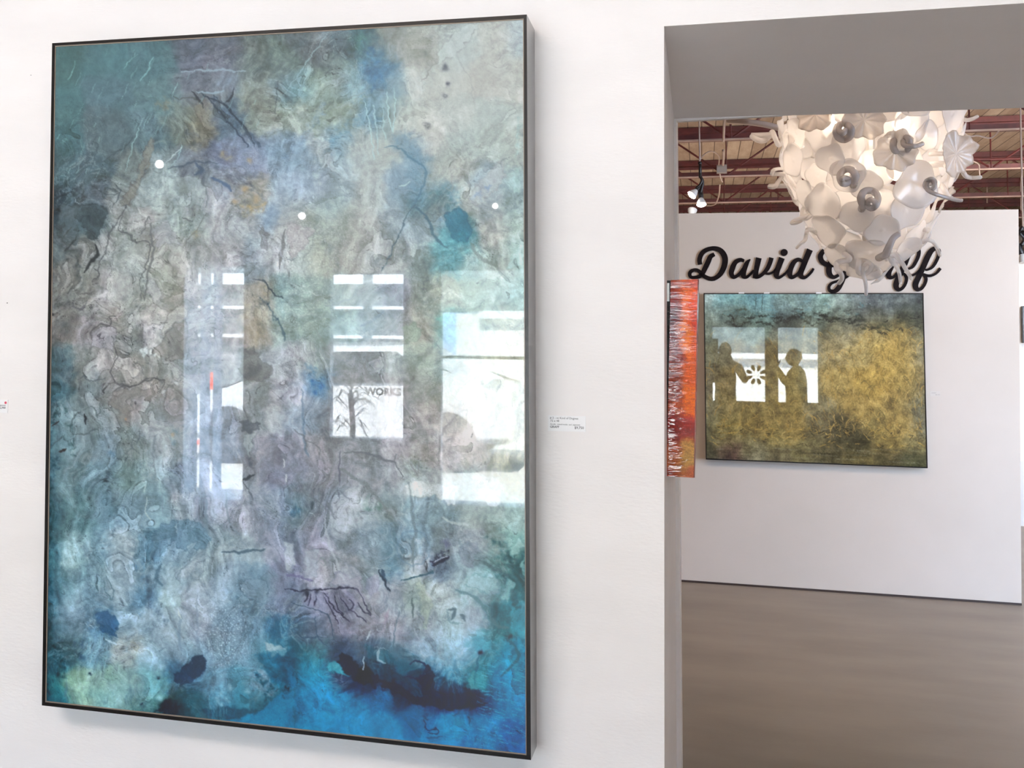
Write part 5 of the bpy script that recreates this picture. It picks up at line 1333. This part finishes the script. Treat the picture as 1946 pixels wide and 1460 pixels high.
DISCS = [(1566, 246, 31, 'r', .09), (1624, 266, 34, 'r', .09), (1663, 322, 34, 'r', .09), (1743, 321, 37, 'r', .09), (1529, 314, 30, 'f', .04), (1576, 322, 27, 'f', .01), (1602, 352, 30, 'f', .01), (1762, 245, 32, 'f', .02),
         (1698, 226, 33, 'f', 0), (1594, 222, 34, 'f', 0), (1660, 232, 34, 'f', -.01), (1540, 232, 26, 'f', .0), (1628, 368, 27, 'f', .01), (1700, 372, 42, 'f', .03), (1584, 442, 32, 'f', .03), (1572, 396, 34, 'f', .02), (1655, 448, 30, 'f', .05),
         (1640, 486, 38, 'f', .03), (1778, 382, 26, 'r', .03), (1742, 436, 34, 'f', .03), (1715, 452, 28, 'f', .01), (1512, 282, 24, 'f', .0), (1516, 350, 27, 'f', .0), (1798, 240, 24, 'f', .0), (1790, 300, 30, 'f', .01), (1540, 372, 28, 'f', .0),
         (1620, 420, 30, 'f', .02), (1690, 415, 34, 'f', .02), (1700, 270, 30, 'f', -.01), (1600, 300, 30, 'f', -.01), (1780, 340, 26, 'f', .01), (1610, 465, 26, 'f', .01), (1690, 490, 26, 'f', .01), (1650, 400, 30, 'f', -.01), (1560, 280, 30, 'f', -.01),
         (1730, 380, 26, 'f', 0), (1668, 505, 22, 'f', .0), (1605, 500, 20, 'f', .0), (1730, 285, 26, 'f', -.02), (1550, 345, 24, 'f', -.02), (1638, 512, 30, 'f', .03), (1604, 486, 28, 'f', .03), (1694, 478, 30, 'f', .03), (1672, 520, 24, 'f', .04), (1640, 340, 34, 'f', -.06), (1700, 330, 34, 'f', -.06), (1580, 300, 34, 'f', -.06), (1640, 250, 36, 'f', -.06), (1740, 250, 32, 'f', -.05), (1600, 400, 32, 'f', -.05), (1700, 400, 32, 'f', -.05), (1650, 430, 30, 'f', -.04), (1560, 215, 34, 'f', .0), (1735, 212, 34, 'f', .01), (1525, 262, 28, 'f', .01), (1800, 262, 26, 'f', .01)]
for i, (px, py, r, st, lf) in enumerate(DISCS): disc(px, py, r, st, lift=lf, seed=i)
rng = np.random.default_rng(11); kk = 0
for py in (185, 245, 300, 350, 400, 445, 485):
    n = max(4, int(2 * math.pi * rad(py) * PXM / 50)); n2 = n // 2 + 1
    for j in range(n2):
        az = math.pi * (.5 + (j + .5 * (kk % 2)) / n2); disc(1650, py, 32 if py < 400 else 26, 'f', az=az, seed=100 + kk * 20 + j)
    kk += 1
TEND = [  # radius px, dy, points
 (5.2, -.42, [(1700,262),(1697,275),(1702,288),(1716,291),(1727,281),(1728,268),(1722,261),(1716,266),(1719,276),(1733,278),(1744,277),(1755,272)]),
 (4.5, -.1, [(1812,219),(1816,209),(1823,213),(1824,222),(1836,228),(1848,226),(1858,221)]),
 (3.8, 0, [(1795,292),(1806,291),(1818,291),(1826,296)]),
 (5.2, 0, [(1796,312),(1803,322),(1808,342),(1815,336),(1822,321),(1829,325),(1836,335),(1848,338),(1865,337)]),
 (4.2, -.36, [(1776,346),(1770,341),(1761,345),(1759,355),(1768,361),(1776,354),(1772,343),(1762,346),(1762,360),(1775,368),(1800,376),(1828,382)]),
 (4.5, -.05, [(1790,352),(1797,366),(1806,376),(1818,380),(1828,381)]),
 (5, 0, [(1428,258),(1440,266),(1453,267),(1463,258),(1468,251),(1474,265),(1480,276),(1488,264),(1497,248),(1507,258),(1516,272),(1528,279)]),
 (3.6, 0, [(1467,331),(1470,324),(1480,321),(1492,323),(1503,330)]),
 (4.2, 0, [(1461,354),(1472,355),(1480,344),(1489,334),(1498,336),(1506,346),(1514,356)]),
 (6.5, -.40, [(1594,240),(1590,250),(1594,261),(1605,265),(1616,258),(1617,245),(1608,236),(1597,238),(1595,248),(1602,253),(1607,246)]),
 (6.0, -.40, [(1622,345),(1626,334),(1618,323),(1605,323),(1596,334),(1600,348),(1610,349),(1612,341),(1604,338),(1598,342)]),
 (6.0, -.38, [(1640,390),(1636,376),(1643,364),(1658,363),(1668,374),(1665,390),(1655,396),(1648,388),(1655,380),(1663,386),(1660,398)]),
 (5.2, -.1, [(1562,404),(1550,396),(1538,393),(1527,398),(1525,410),(1532,415),(1540,408),(1534,400)]),
 (3.6, -.12, [(1534,409),(1524,414),(1512,418),(1504,424),(1514,424),(1526,418)]),
 (4.0, -.1, [(1557,446),(1545,438),(1535,436),(1532,446),(1530,456),(1521,464),(1513,472)]),
 (5.0, -.25, [(1606,484),(1614,492),(1604,496),(1591,500),(1590,512),(1598,520),(1600,530),(1593,540)]),
 (4.2, -.2, [(1632,495),(1631,508),(1632,518),(1642,521),(1653,514),(1656,504),(1648,500),(1640,508),(1640,520),(1644,534),(1646,548),(1646,562)]),
 (4.0, -.2, [(1692,490),(1695,498),(1703,506),(1709,520),(1712,540)]),
 (4.2, -.25, [(1702,484),(1710,494),(1718,506),(1725,518),(1733,531)]),
 (4.2, -.05, [(1746,438),(1757,436),(1766,440),(1764,450),(1754,460),(1762,456),(1773,460),(1781,472),(1787,487)]),
 (6.0, -.33, [(1683,484),(1690,468),(1698,452),(1710,444)])]
for r, dy, P in TEND:
    n = len(P); front = dy < -.3
    pts = []
    for i, (x, y) in enumerate(P):
        q = i / (n - 1); off = (-.03 * math.sin(i * 1.6)) - (.07 * q if front else 0)
        pts.append(crel(x, y, dy + off))
    sp = spline(pts, 6); m_ = len(sp)
    rads = [r / PXM * (1.12 - .42 * i / m_) for i in range(m_)]; rads[-1] *= .6
    # root reaches into the body
    c0 = Vector((sp[0].x * .8, sp[0].y * .55, sp[0].z)); sp = [c0] + sp; rads = [rads[0]] + rads
    mesh('glass_tendril', tube(NB(), sp, rads, 12), G_c if (front and r > 5) or r == 4.2 and dy < -.3 else G_f, ch, True)
# armature and bulbs
z_t = 3.9 - cc.z
b = NB(); tube(b, [(0, 0, -.05), (0, 0, z_t)], .012, 10); lathe(b, [(0, z_t - .03), (.07, z_t - .03), (.07, z_t), (0, z_t)])
tube(b, [(0, 0, .5), (0, 0, -.42)], .03, 10)
mesh('armature', b, M_chrome, ch)
for i, (x, z) in enumerate(((-.14, .22), (.12, .20), (0, .08), (-.10, .0), (.13, .02), (.0, -.12), (.0, .28))):
    b = NB(); lathe(b, [(0, -.04), (.028, -.03), (.038, 0), (.028, .03), (.012, .05), (.012, .08)], (x, -.12 if i % 2 else .1, z), (0, 0, 1), 20)
    mesh('light_bulb', b, M_bulb2, ch, True)
light('chandelier_glow', 'POINT', cc + Vector((0, -.04, .22)), 9, (1, .84, .68), shadow_soft_size=.10)
light('chandelier_glow', 'POINT', cc + Vector((.0, -.04, .06)), 2.5, (1, .88, .76), shadow_soft_size=.10)

# ================================================================ outside the windows
M_conc = noisy(mat('sunlit_pavement', rough=.8), (.55, .54, .50), (.66, .64, .60), 1.5, 5)
struct(mesh('ground_outside', box(NB(), -26, 22, -34, YB - .18, -.16, -.04), M_conc))
M_fac = noisy(mat('grey_cladding', rough=.7), (.10, .13, .14), (.13, .16, .17), .8, 3)
M_fw = mat('white_fascia', (.82, .82, .82), .5)
bl = thing('building', 'long grey building with white horizontal bands across the street, seen mirrored in the large painting', 'building', (-9, -14, -.04))
mesh('wall', box(NB(), -7, 3.6, -2.9, 0, 0, 4.6), M_fac, bl)
for z0, z1 in ((2.15, 2.36), (1.68, 1.74), (1.14, 1.20)):
    mesh('white_band', box(NB(), -7, 2.95, 0, .08, z0, z1), M_fw, bl); mesh('white_band', box(NB(), 3.13, 3.8, 0, .08, z0, z1), M_fw, bl)
bl = thing('building', 'pale stucco building across the street right of the grey one', 'building', (2, -17, -.04))
mesh('upper_wall', box(NB(), -9.0, 9, -2.9, -.02, 1.62, 5.0), M_fac, bl)
mesh('wall', box(NB(), -7.0, 9, -2.9, 0, 0, 1.6), noisy(mat('stucco', rough=.8), (.74, .73, .70), (.80, .79, .76), 2, 3), bl)
mesh('awning', box(NB(), -6.5, 8.5, 0, .12, 1.5, 1.66), M_fw, bl)
mesh('window', box(NB(), 3.4, 5.0, 0, .03, .5, 1.35), mat('dark_window', (.03, .04, .05), .2), bl)
# parked car
cr = thing('car', 'white parked car outside the second window, mirrored in the large painting', 'car', (-3.8, -6.7, -.04))
sec = [(-1.9, .25), (-1.85, .62), (-1.5, .78), (-.95, .86), (-.45, 1.28), (.75, 1.30), (1.35, .92), (1.85, .84), (1.95, .30)]
b = NB(); prism(b, [Vector((x, -.75, z)) for x, z in sec], [Vector((x, .75, z)) for x, z in sec]); bmesh.ops.bevel(b, geom=b.edges[:], offset=.06, segments=2, affect='EDGES')
mesh('body', fixn(b), mat('white_car_paint', (.75, .75, .76), .2, Coat_Weight=1.0), cr)
for y in (-.76, .755):
    mesh('side_window', prism(NB(), [Vector((-.82, y, .88)), Vector((-.4, y, 1.22)), Vector((.7, y, 1.24)), Vector((1.15, y, .92))], [Vector((-.82, y + .01, .88)), Vector((-.4, y + .01, 1.22)), Vector((.7, y + .01, 1.24)), Vector((1.15, y + .01, .92))]), mat('car_glass', (.02, .025, .03), .05), cr)
for x in (-1.2, 1.25):
    for y in (-.70, .70):
        b = NB(); lathe(b, [(0, -.1), (.22, -.1), (.31, -.08), (.31, .08), (.22, .1), (0, .1)], (x, y, .31), (0, 1, 0), 28)
        mesh('wheel', b, mat('tyre', (.02, .02, .02), .7), cr, True)
cn = thing('traffic_cone', 'orange traffic cone standing on the pavement outside', 'cone', (-5.95, -7.5, -.04))
b = NB(); lathe(b, [(.14, .02), (.12, .04), (.025, .86), (.02, .88), (0, .88)]); mesh('cone_body', b, mat('cone_orange', (.85, .08, .03), .5), cn, True)
mesh('base', box(NB(), -.18, .18, -.18, .18, 0, .03), bpy.data.materials['cone_orange'], cn)
# spiky plant in a tall pot outside the second window
pl = thing('potted_plant', 'spiky dark plant in a tall pot just outside the second window', 'plant', (-2.52, -2.75, -.04))
b = NB(); lathe(b, [(0, 0), (.12, 0), (.17, .55), (.15, .55), (.14, .5), (0, .5)]); mesh('pot', b, mat('clay_pot', (.12, .10, .09), .7), pl, True)
b = NB(); tube(b, [(0, 0, .45), (.02, 0, .8), (0, 0, 1.05)], .022, 8); rg = np.random.default_rng(4)
mesh('stem', b, mat('bark', (.08, .06, .045), .9), pl)
b = NB()
for i in range(60):
    a = rg.uniform(0, 6.28); z = rg.uniform(.7, 1.12); L = rg.uniform(.15, .3); up = rg.uniform(-.35, .7)
    c0 = Vector((0, 0, z)); d = Vector((math.cos(a), math.sin(a), up)).normalized(); e1 = c0 + d * L * .6 + Vector((0, 0, .03)); e2 = c0 + d * L + Vector((0, 0, -.04)); s_ = d.cross(Vector((0, 0, 1))).normalized() * .009
    vs = [b.verts.new(p) for p in (c0 + s_ * .5, e1 + s_, e2, e1 - s_, c0 - s_ * .5)]; b.faces.new(vs)
mesh('leaves', b, mat('dark_leaf', (.03, .06, .03), .5), pl)
# sheer drape beside the first window
b = NB(); xs_ = []
for k, (x0, x1) in enumerate(((-3.60, -3.49), (-3.47, -3.39), (-3.37, -3.30))):
    n = 10; P = [(x0 + (x1 - x0) * i / n, YB + .03 + .022 * math.sin(math.pi * i / n)) for i in range(n + 1)]
    lo = [b.verts.new((x, y, .14)) for x, y in P]; hi = [b.verts.new((x, y, 2.2)) for x, y in P]
    for i in range(n): b.faces.new((lo[i], lo[i + 1], hi[i + 1], hi[i]))
M_sheer = bpy.data.materials.new('sheer_fabric'); M_sheer.use_nodes = True; nt = M_sheer.node_tree
tl_ = nt.nodes.new('ShaderNodeBsdfTranslucent'); tl_.inputs[0].default_value = (.86, .91, .97, 1)
df = nt.nodes.new('ShaderNodeBsdfDiffuse'); df.inputs[0].default_value = (.86, .91, .97, 1); mm = nt.nodes.new('ShaderNodeMixShader'); mm.inputs[0].default_value = .9
nt.links.new(df.outputs[0], mm.inputs[1]); nt.links.new(tl_.outputs[0], mm.inputs[2]); nt.links.new(mm.outputs[0], nt.nodes['Material Output'].inputs[0])
tag(mesh('drape', b, M_sheer, None, True), 'pale blue sheer drape in three folds beside the narrow window', 'curtain')
# lettering and flower decal on the glass
gt = thing('window_lettering', 'black letters on the glass of the second window, mirrored in the large painting', 'sign', (-2.02, YB - .05, 1.045))
text('WORKS', .072, M_black, gt, (.02, 0, 0), .003, 'RIGHT', 'letters', ext=.0008).rotation_euler = (math.pi / 2, 0, 0)
fl = thing('window_decal', 'dark eight-petalled flower decal on the fourth window glass', 'decal', (.42, YB - .05, 1.25))
for k in range(8):
    a = math.pi / 8 + k * math.pi / 4; b = NB(); c0 = Vector((math.cos(a) * .108, 0, math.sin(a) * .108)); u = Vector((math.cos(a), 0, math.sin(a))); v = Vector((-math.sin(a), 0, math.cos(a)))
    P = [c0 + u * (.050 * math.cos(t_)) + v * ((.028 + .008 * math.cos(t_)) * math.sin(t_)) for t_ in [2 * math.pi * i / 24 for i in range(24)]]
    prism(b, [p for p in P], [p + Vector((0, .0015, 0)) for p in P]); mesh('petal', b, mat('smoke_vinyl', (.05, .05, .05), .5), fl)

# ================================================================ two people behind the lens
def skin_body(name, joints, bones, m, parent, sub=2):
    """one continuous skinned surface: joints {name: (xyz, radius)}, bones [(a, b)]"""
    keys = list(joints); idx = {k: i for i, k in enumerate(keys)}
    me = bpy.data.meshes.new(name); me.from_pydata([joints[k][0] for k in keys], [(idx[a], idx[b_]) for a, b_ in bones], [])
    o = bpy.data.objects.new(name, me); scene.collection.objects.link(o); o.parent = parent
    sk = o.modifiers.new('skin', 'SKIN'); sk.use_smooth_shade = True
    for i, k in enumerate(keys):
        r = joints[k][1]; me.skin_vertices[0].data[i].radius = r if hasattr(r, '__len__') else (r, r)
    me.skin_vertices[0].data[0].use_root = True
    ss = o.modifiers.new('sub', 'SUBSURF'); ss.levels = sub; ss.render_levels = sub
    dg = bpy.context.evaluated_depsgraph_get(); dg.update(); m2 = bpy.data.meshes.new_from_object(o.evaluated_get(dg))
    o.modifiers.clear(); o.data = m2; m2.materials.clear(); m2.materials.append(m); bpy.data.meshes.remove(me)
    m2.polygons.foreach_set('use_smooth', [True] * len(m2.polygons))
    return o
M_skin = mat('skin', (.42, .24, .17), .5, Subsurface_Weight=.0)
M_shirt = mat('dark_jacket', (.035, .035, .04), .8); M_pants = mat('dark_trousers', (.02, .02, .028), .85); M_hair = mat('dark_hair', (.015, .011, .009), .6); M_shoe = mat('shoe_leather', (.02, .018, .016), .4)
M_shirt2 = mat('olive_shirt', (.06, .055, .04), .8)
def head(parent, c, f, hair_long=False):
    """head with face: c centre, f facing direction (unit)"""
    f = Vector(f).normalized(); s = f.cross(Vector((0, 0, 1))).normalized(); up = Vector((0, 0, 1))
    b = NB(); bmesh.ops.create_uvsphere(b, u_segments=32, v_segments=24, radius=1)
    for v in b.verts:
        x, y, z = v.co
        w = 1 - .22 * max(0, -z) ** 1.5; dep = .095 * (1 + (.06 if y > 0 else .08))
        p = s * (x * .076 * w) + f * (y * dep * (1 - .12 * max(0, -z))) + up * (z * .115)
        ex = abs(x)
        if y > 0:
            nose = math.exp(-((ex / .13) ** 2) - ((z + .12) / .17) ** 2) * .022; sock = math.exp(-(((ex - .38) / .17) ** 2) - ((z - .04) / .10) ** 2) * .010
            lips = math.exp(-((ex / .28) ** 2) - ((z + .45) / .06) ** 2) * .006; chin = math.exp(-((ex / .3) ** 2) - ((z + .85) / .15) ** 2) * .010
            p += f * (nose - sock + lips + chin)
        v.co = Vector(c) + p
    hd = mesh('head', b, M_skin, parent, True)
    for q in (-1, 1):
        b = NB(); bmesh.ops.create_uvsphere(b, u_segments=12, v_segments=8, radius=1)
        for v in b.verts: v.co = Vector(c) + s * (q * .078) - f * .008 + up * -.01 + s * (v.co.x * .008) + f * (v.co.y * .018) + up * (v.co.z * .03)
        mesh('ear', b, M_skin, hd, True)
        b = NB(); bmesh.ops.create_uvsphere(b, u_segments=12, v_segments=8, radius=.011)
        for v in b.verts: v.co = v.co + Vector(c) + s * (q * .03) + f * .083 + up * .005
        mesh('eye', b, mat('eye_dark', (.04, .03, .025), .1), hd, True)
    b = NB(); bmesh.ops.create_uvsphere(b, u_segments=32, v_segments=24, radius=1)
    for v in list(b.verts):
        x, y, z = v.co
        low = -.15 if not hair_long else -.9
        if (y > .25 and z < .55) or z < low or (y > .62): b.verts.remove(v); continue
        v.co = Vector(c) + s * (x * .084) + f * (y * .108 - .006) + up * (z * .124 + .004)
    h_ = mesh('hair', b, M_hair, parent, True); so = h_.modifiers.new('t', 'SOLIDIFY'); so.thickness = .01
    return hd
def hand(parent, wrist, palm_dir, finger_dir, curl, spread, side):
    """palm and five separate fingers as one skinned surface"""
    w = Vector(wrist); d = Vector(finger_dir).normalized(); n = Vector(palm_dir).normalized(); s = d.cross(n).normalized() * side
    J = {'w0': (w - d * .055, (.027, .024)), 'w': (w, (.026, .020)), 'p': (w + d * .045, (.036, .015))}; B = [('w0', 'w'), ('w', 'p')]
    for i, (off, L) in enumerate(((-.030, .070), (-.010, .080), (.010, .074), (.029, .058))):
        base = w + d * .088 + s * off; k = 'f%d' % i; ang = curl
        J[k + 'k'] = (base, .010); p = base; dirv = d
        for j, fr_ in enumerate((.46, .31, .23)):
            dirv = (dirv * math.cos(ang * .7) + n * math.sin(ang * .7)).normalized(); p = p + dirv * L * fr_; J[k + str(j)] = (p, .0088 - .0008 * j)
        B += [('p', k + 'k'), (k + 'k', k + '0'), (k + '0', k + '1'), (k + '1', k + '2')]
    t0 = w + d * .03 - s * .032; J['t0'] = (t0, .012); J['t1'] = (t0 + (d * .6 - s * .7 + n * .5).normalized() * .036, .010); J['t2'] = (J['t1'][0] + (d * .8 - s * .1 + n * .6).normalized() * .028, .0088)
    B += [('w', 't0'), ('t0', 't1'), ('t1', 't2')]
    return skin_body('hand', {k: (tuple(v[0]), v[1]) for k, v in J.items()}, B, M_skin, parent, 1)
def person(label, base, f, arms, shirt, eye, hair_long=False):
    f = Vector(f).normalized(); s = f.cross(Vector((0, 0, 1))).normalized()
    t = thing('person', label, 'person', base)
    def P(a, b_, z): return s * a + f * b_ + Vector((0, 0, z))
    k = eye / 1.62
    J = {'pel': (P(0, 0, .88 * k), (.165, .12)), 'hi': (P(0, 0, 1.0 * k), (.155, .115)), 'wa': (P(0, .0, 1.12 * k), (.145, .105)), 'ch': (P(0, .01, 1.30 * k), (.17, .12)), 'up': (P(0, 0, 1.43 * k), (.13, .085)), 'nk': (P(0, .01, 1.50 * k), .055), 'nk2': (P(0, .02, 1.545 * k), .052)}
    B = [('pel', 'hi'), ('hi', 'wa'), ('wa', 'ch'), ('ch', 'up'), ('up', 'nk'), ('nk', 'nk2')]
    for q, (el, wr) in zip((-1, 1), arms):
        a = 'L' if q < 0 else 'R'
        J['cl' + a] = (P(q * .10, 0, 1.43 * k), .07); J['sh' + a] = (P(q * .185, 0, 1.40 * k), .064); J['el' + a] = (Vector(el), .045); J['wr' + a] = (Vector(wr), .030)
        B += [('up', 'cl' + a), ('cl' + a, 'sh' + a), ('sh' + a, 'el' + a), ('el' + a, 'wr' + a)]
    body = skin_body('jacket', {n_: (tuple(v[0]), v[1]) for n_, v in J.items()}, B, shirt, t)
    J = {'wst': (P(0, 0, 1.06 * k), (.13, .095)), 'pel': (P(0, 0, .93 * k), (.14, .105))}; B = [('wst', 'pel')]
    for q, a in ((-1, 'L'), (1, 'R')):
        J['hp' + a] = (P(q * .088, 0, .80 * k), .088); J['kn' + a] = (P(q * .11, .01, .50 * k), .062); J['an' + a] = (P(q * .12, 0, .10), .042)
        B += [('pel', 'hp' + a), ('hp' + a, 'kn' + a), ('kn' + a, 'an' + a)]
    skin_body('trousers', {n_: (tuple(v[0]), v[1]) for n_, v in J.items()}, B, M_pants, t)
    for q in (-1, 1):
        b = NB(); bmesh.ops.create_uvsphere(b, u_segments=20, v_segments=12, radius=1)
        for v in b.verts: v.co = P(q * .12, .06, .045) + s * (v.co.x * .045) + f * (v.co.y * .13) + Vector((0, 0, max(v.co.z * .05, -.045)))
        mesh('shoe', b, M_shoe, t, True)
    hd = head(t, P(0, .035, eye + .0), f, hair_long)
    return t, P
# photographer, holding the phone whose lens is the camera
ph_, P = person('person in dark jacket holding up a phone, mirrored in the far painting', Vector((.0, -.42, 0)), (0, 1, 0),
    ((Vector((-.27, .10, 1.18)), Vector((-.085, .31, 1.45))), (Vector((.27, .10, 1.18)), Vector((.085, .31, 1.45)))), M_shirt, 1.60)
for q in (-1, 1): hand(ph_, (q * .085, .315, 1.455), (-q, .2, 0), (-q * .15, .25, 1), .45, 0, q)
phn = thing('phone', 'black phone held up by the photographer at the window side', 'phone', (0, -.045, 1.5))
mesh('phone_body', box(NB(), -.078, .078, -.009, -.001, -.01, .068), M_black, phn); mesh('phone_screen', box(NB(), -.074, .074, -.0105, -.009, -.006, .064), mat('screen_glass', (.01, .01, .012), .05), phn)
# companion standing to the right, in profile
cp, P = person('person in olive shirt in profile, hands raised to chin, mirrored in far painting', Vector((.93, -.35, 0)), (-1, .05, 0),
    ((Vector((-.13, -.20, 1.15)), Vector((-.27, -.03, 1.38))), (Vector((-.10, .20, 1.15)), Vector((-.26, .05, 1.40)))), M_shirt2, 1.52)
hand(cp, (-.275, -.03, 1.385), (.3, 1, 0), (-.1, .05, 1), .35, 0, 1); hand(cp, (-.265, .05, 1.405), (.3, -1, 0), (-.12, -.05, 1), .5, 0, -1)
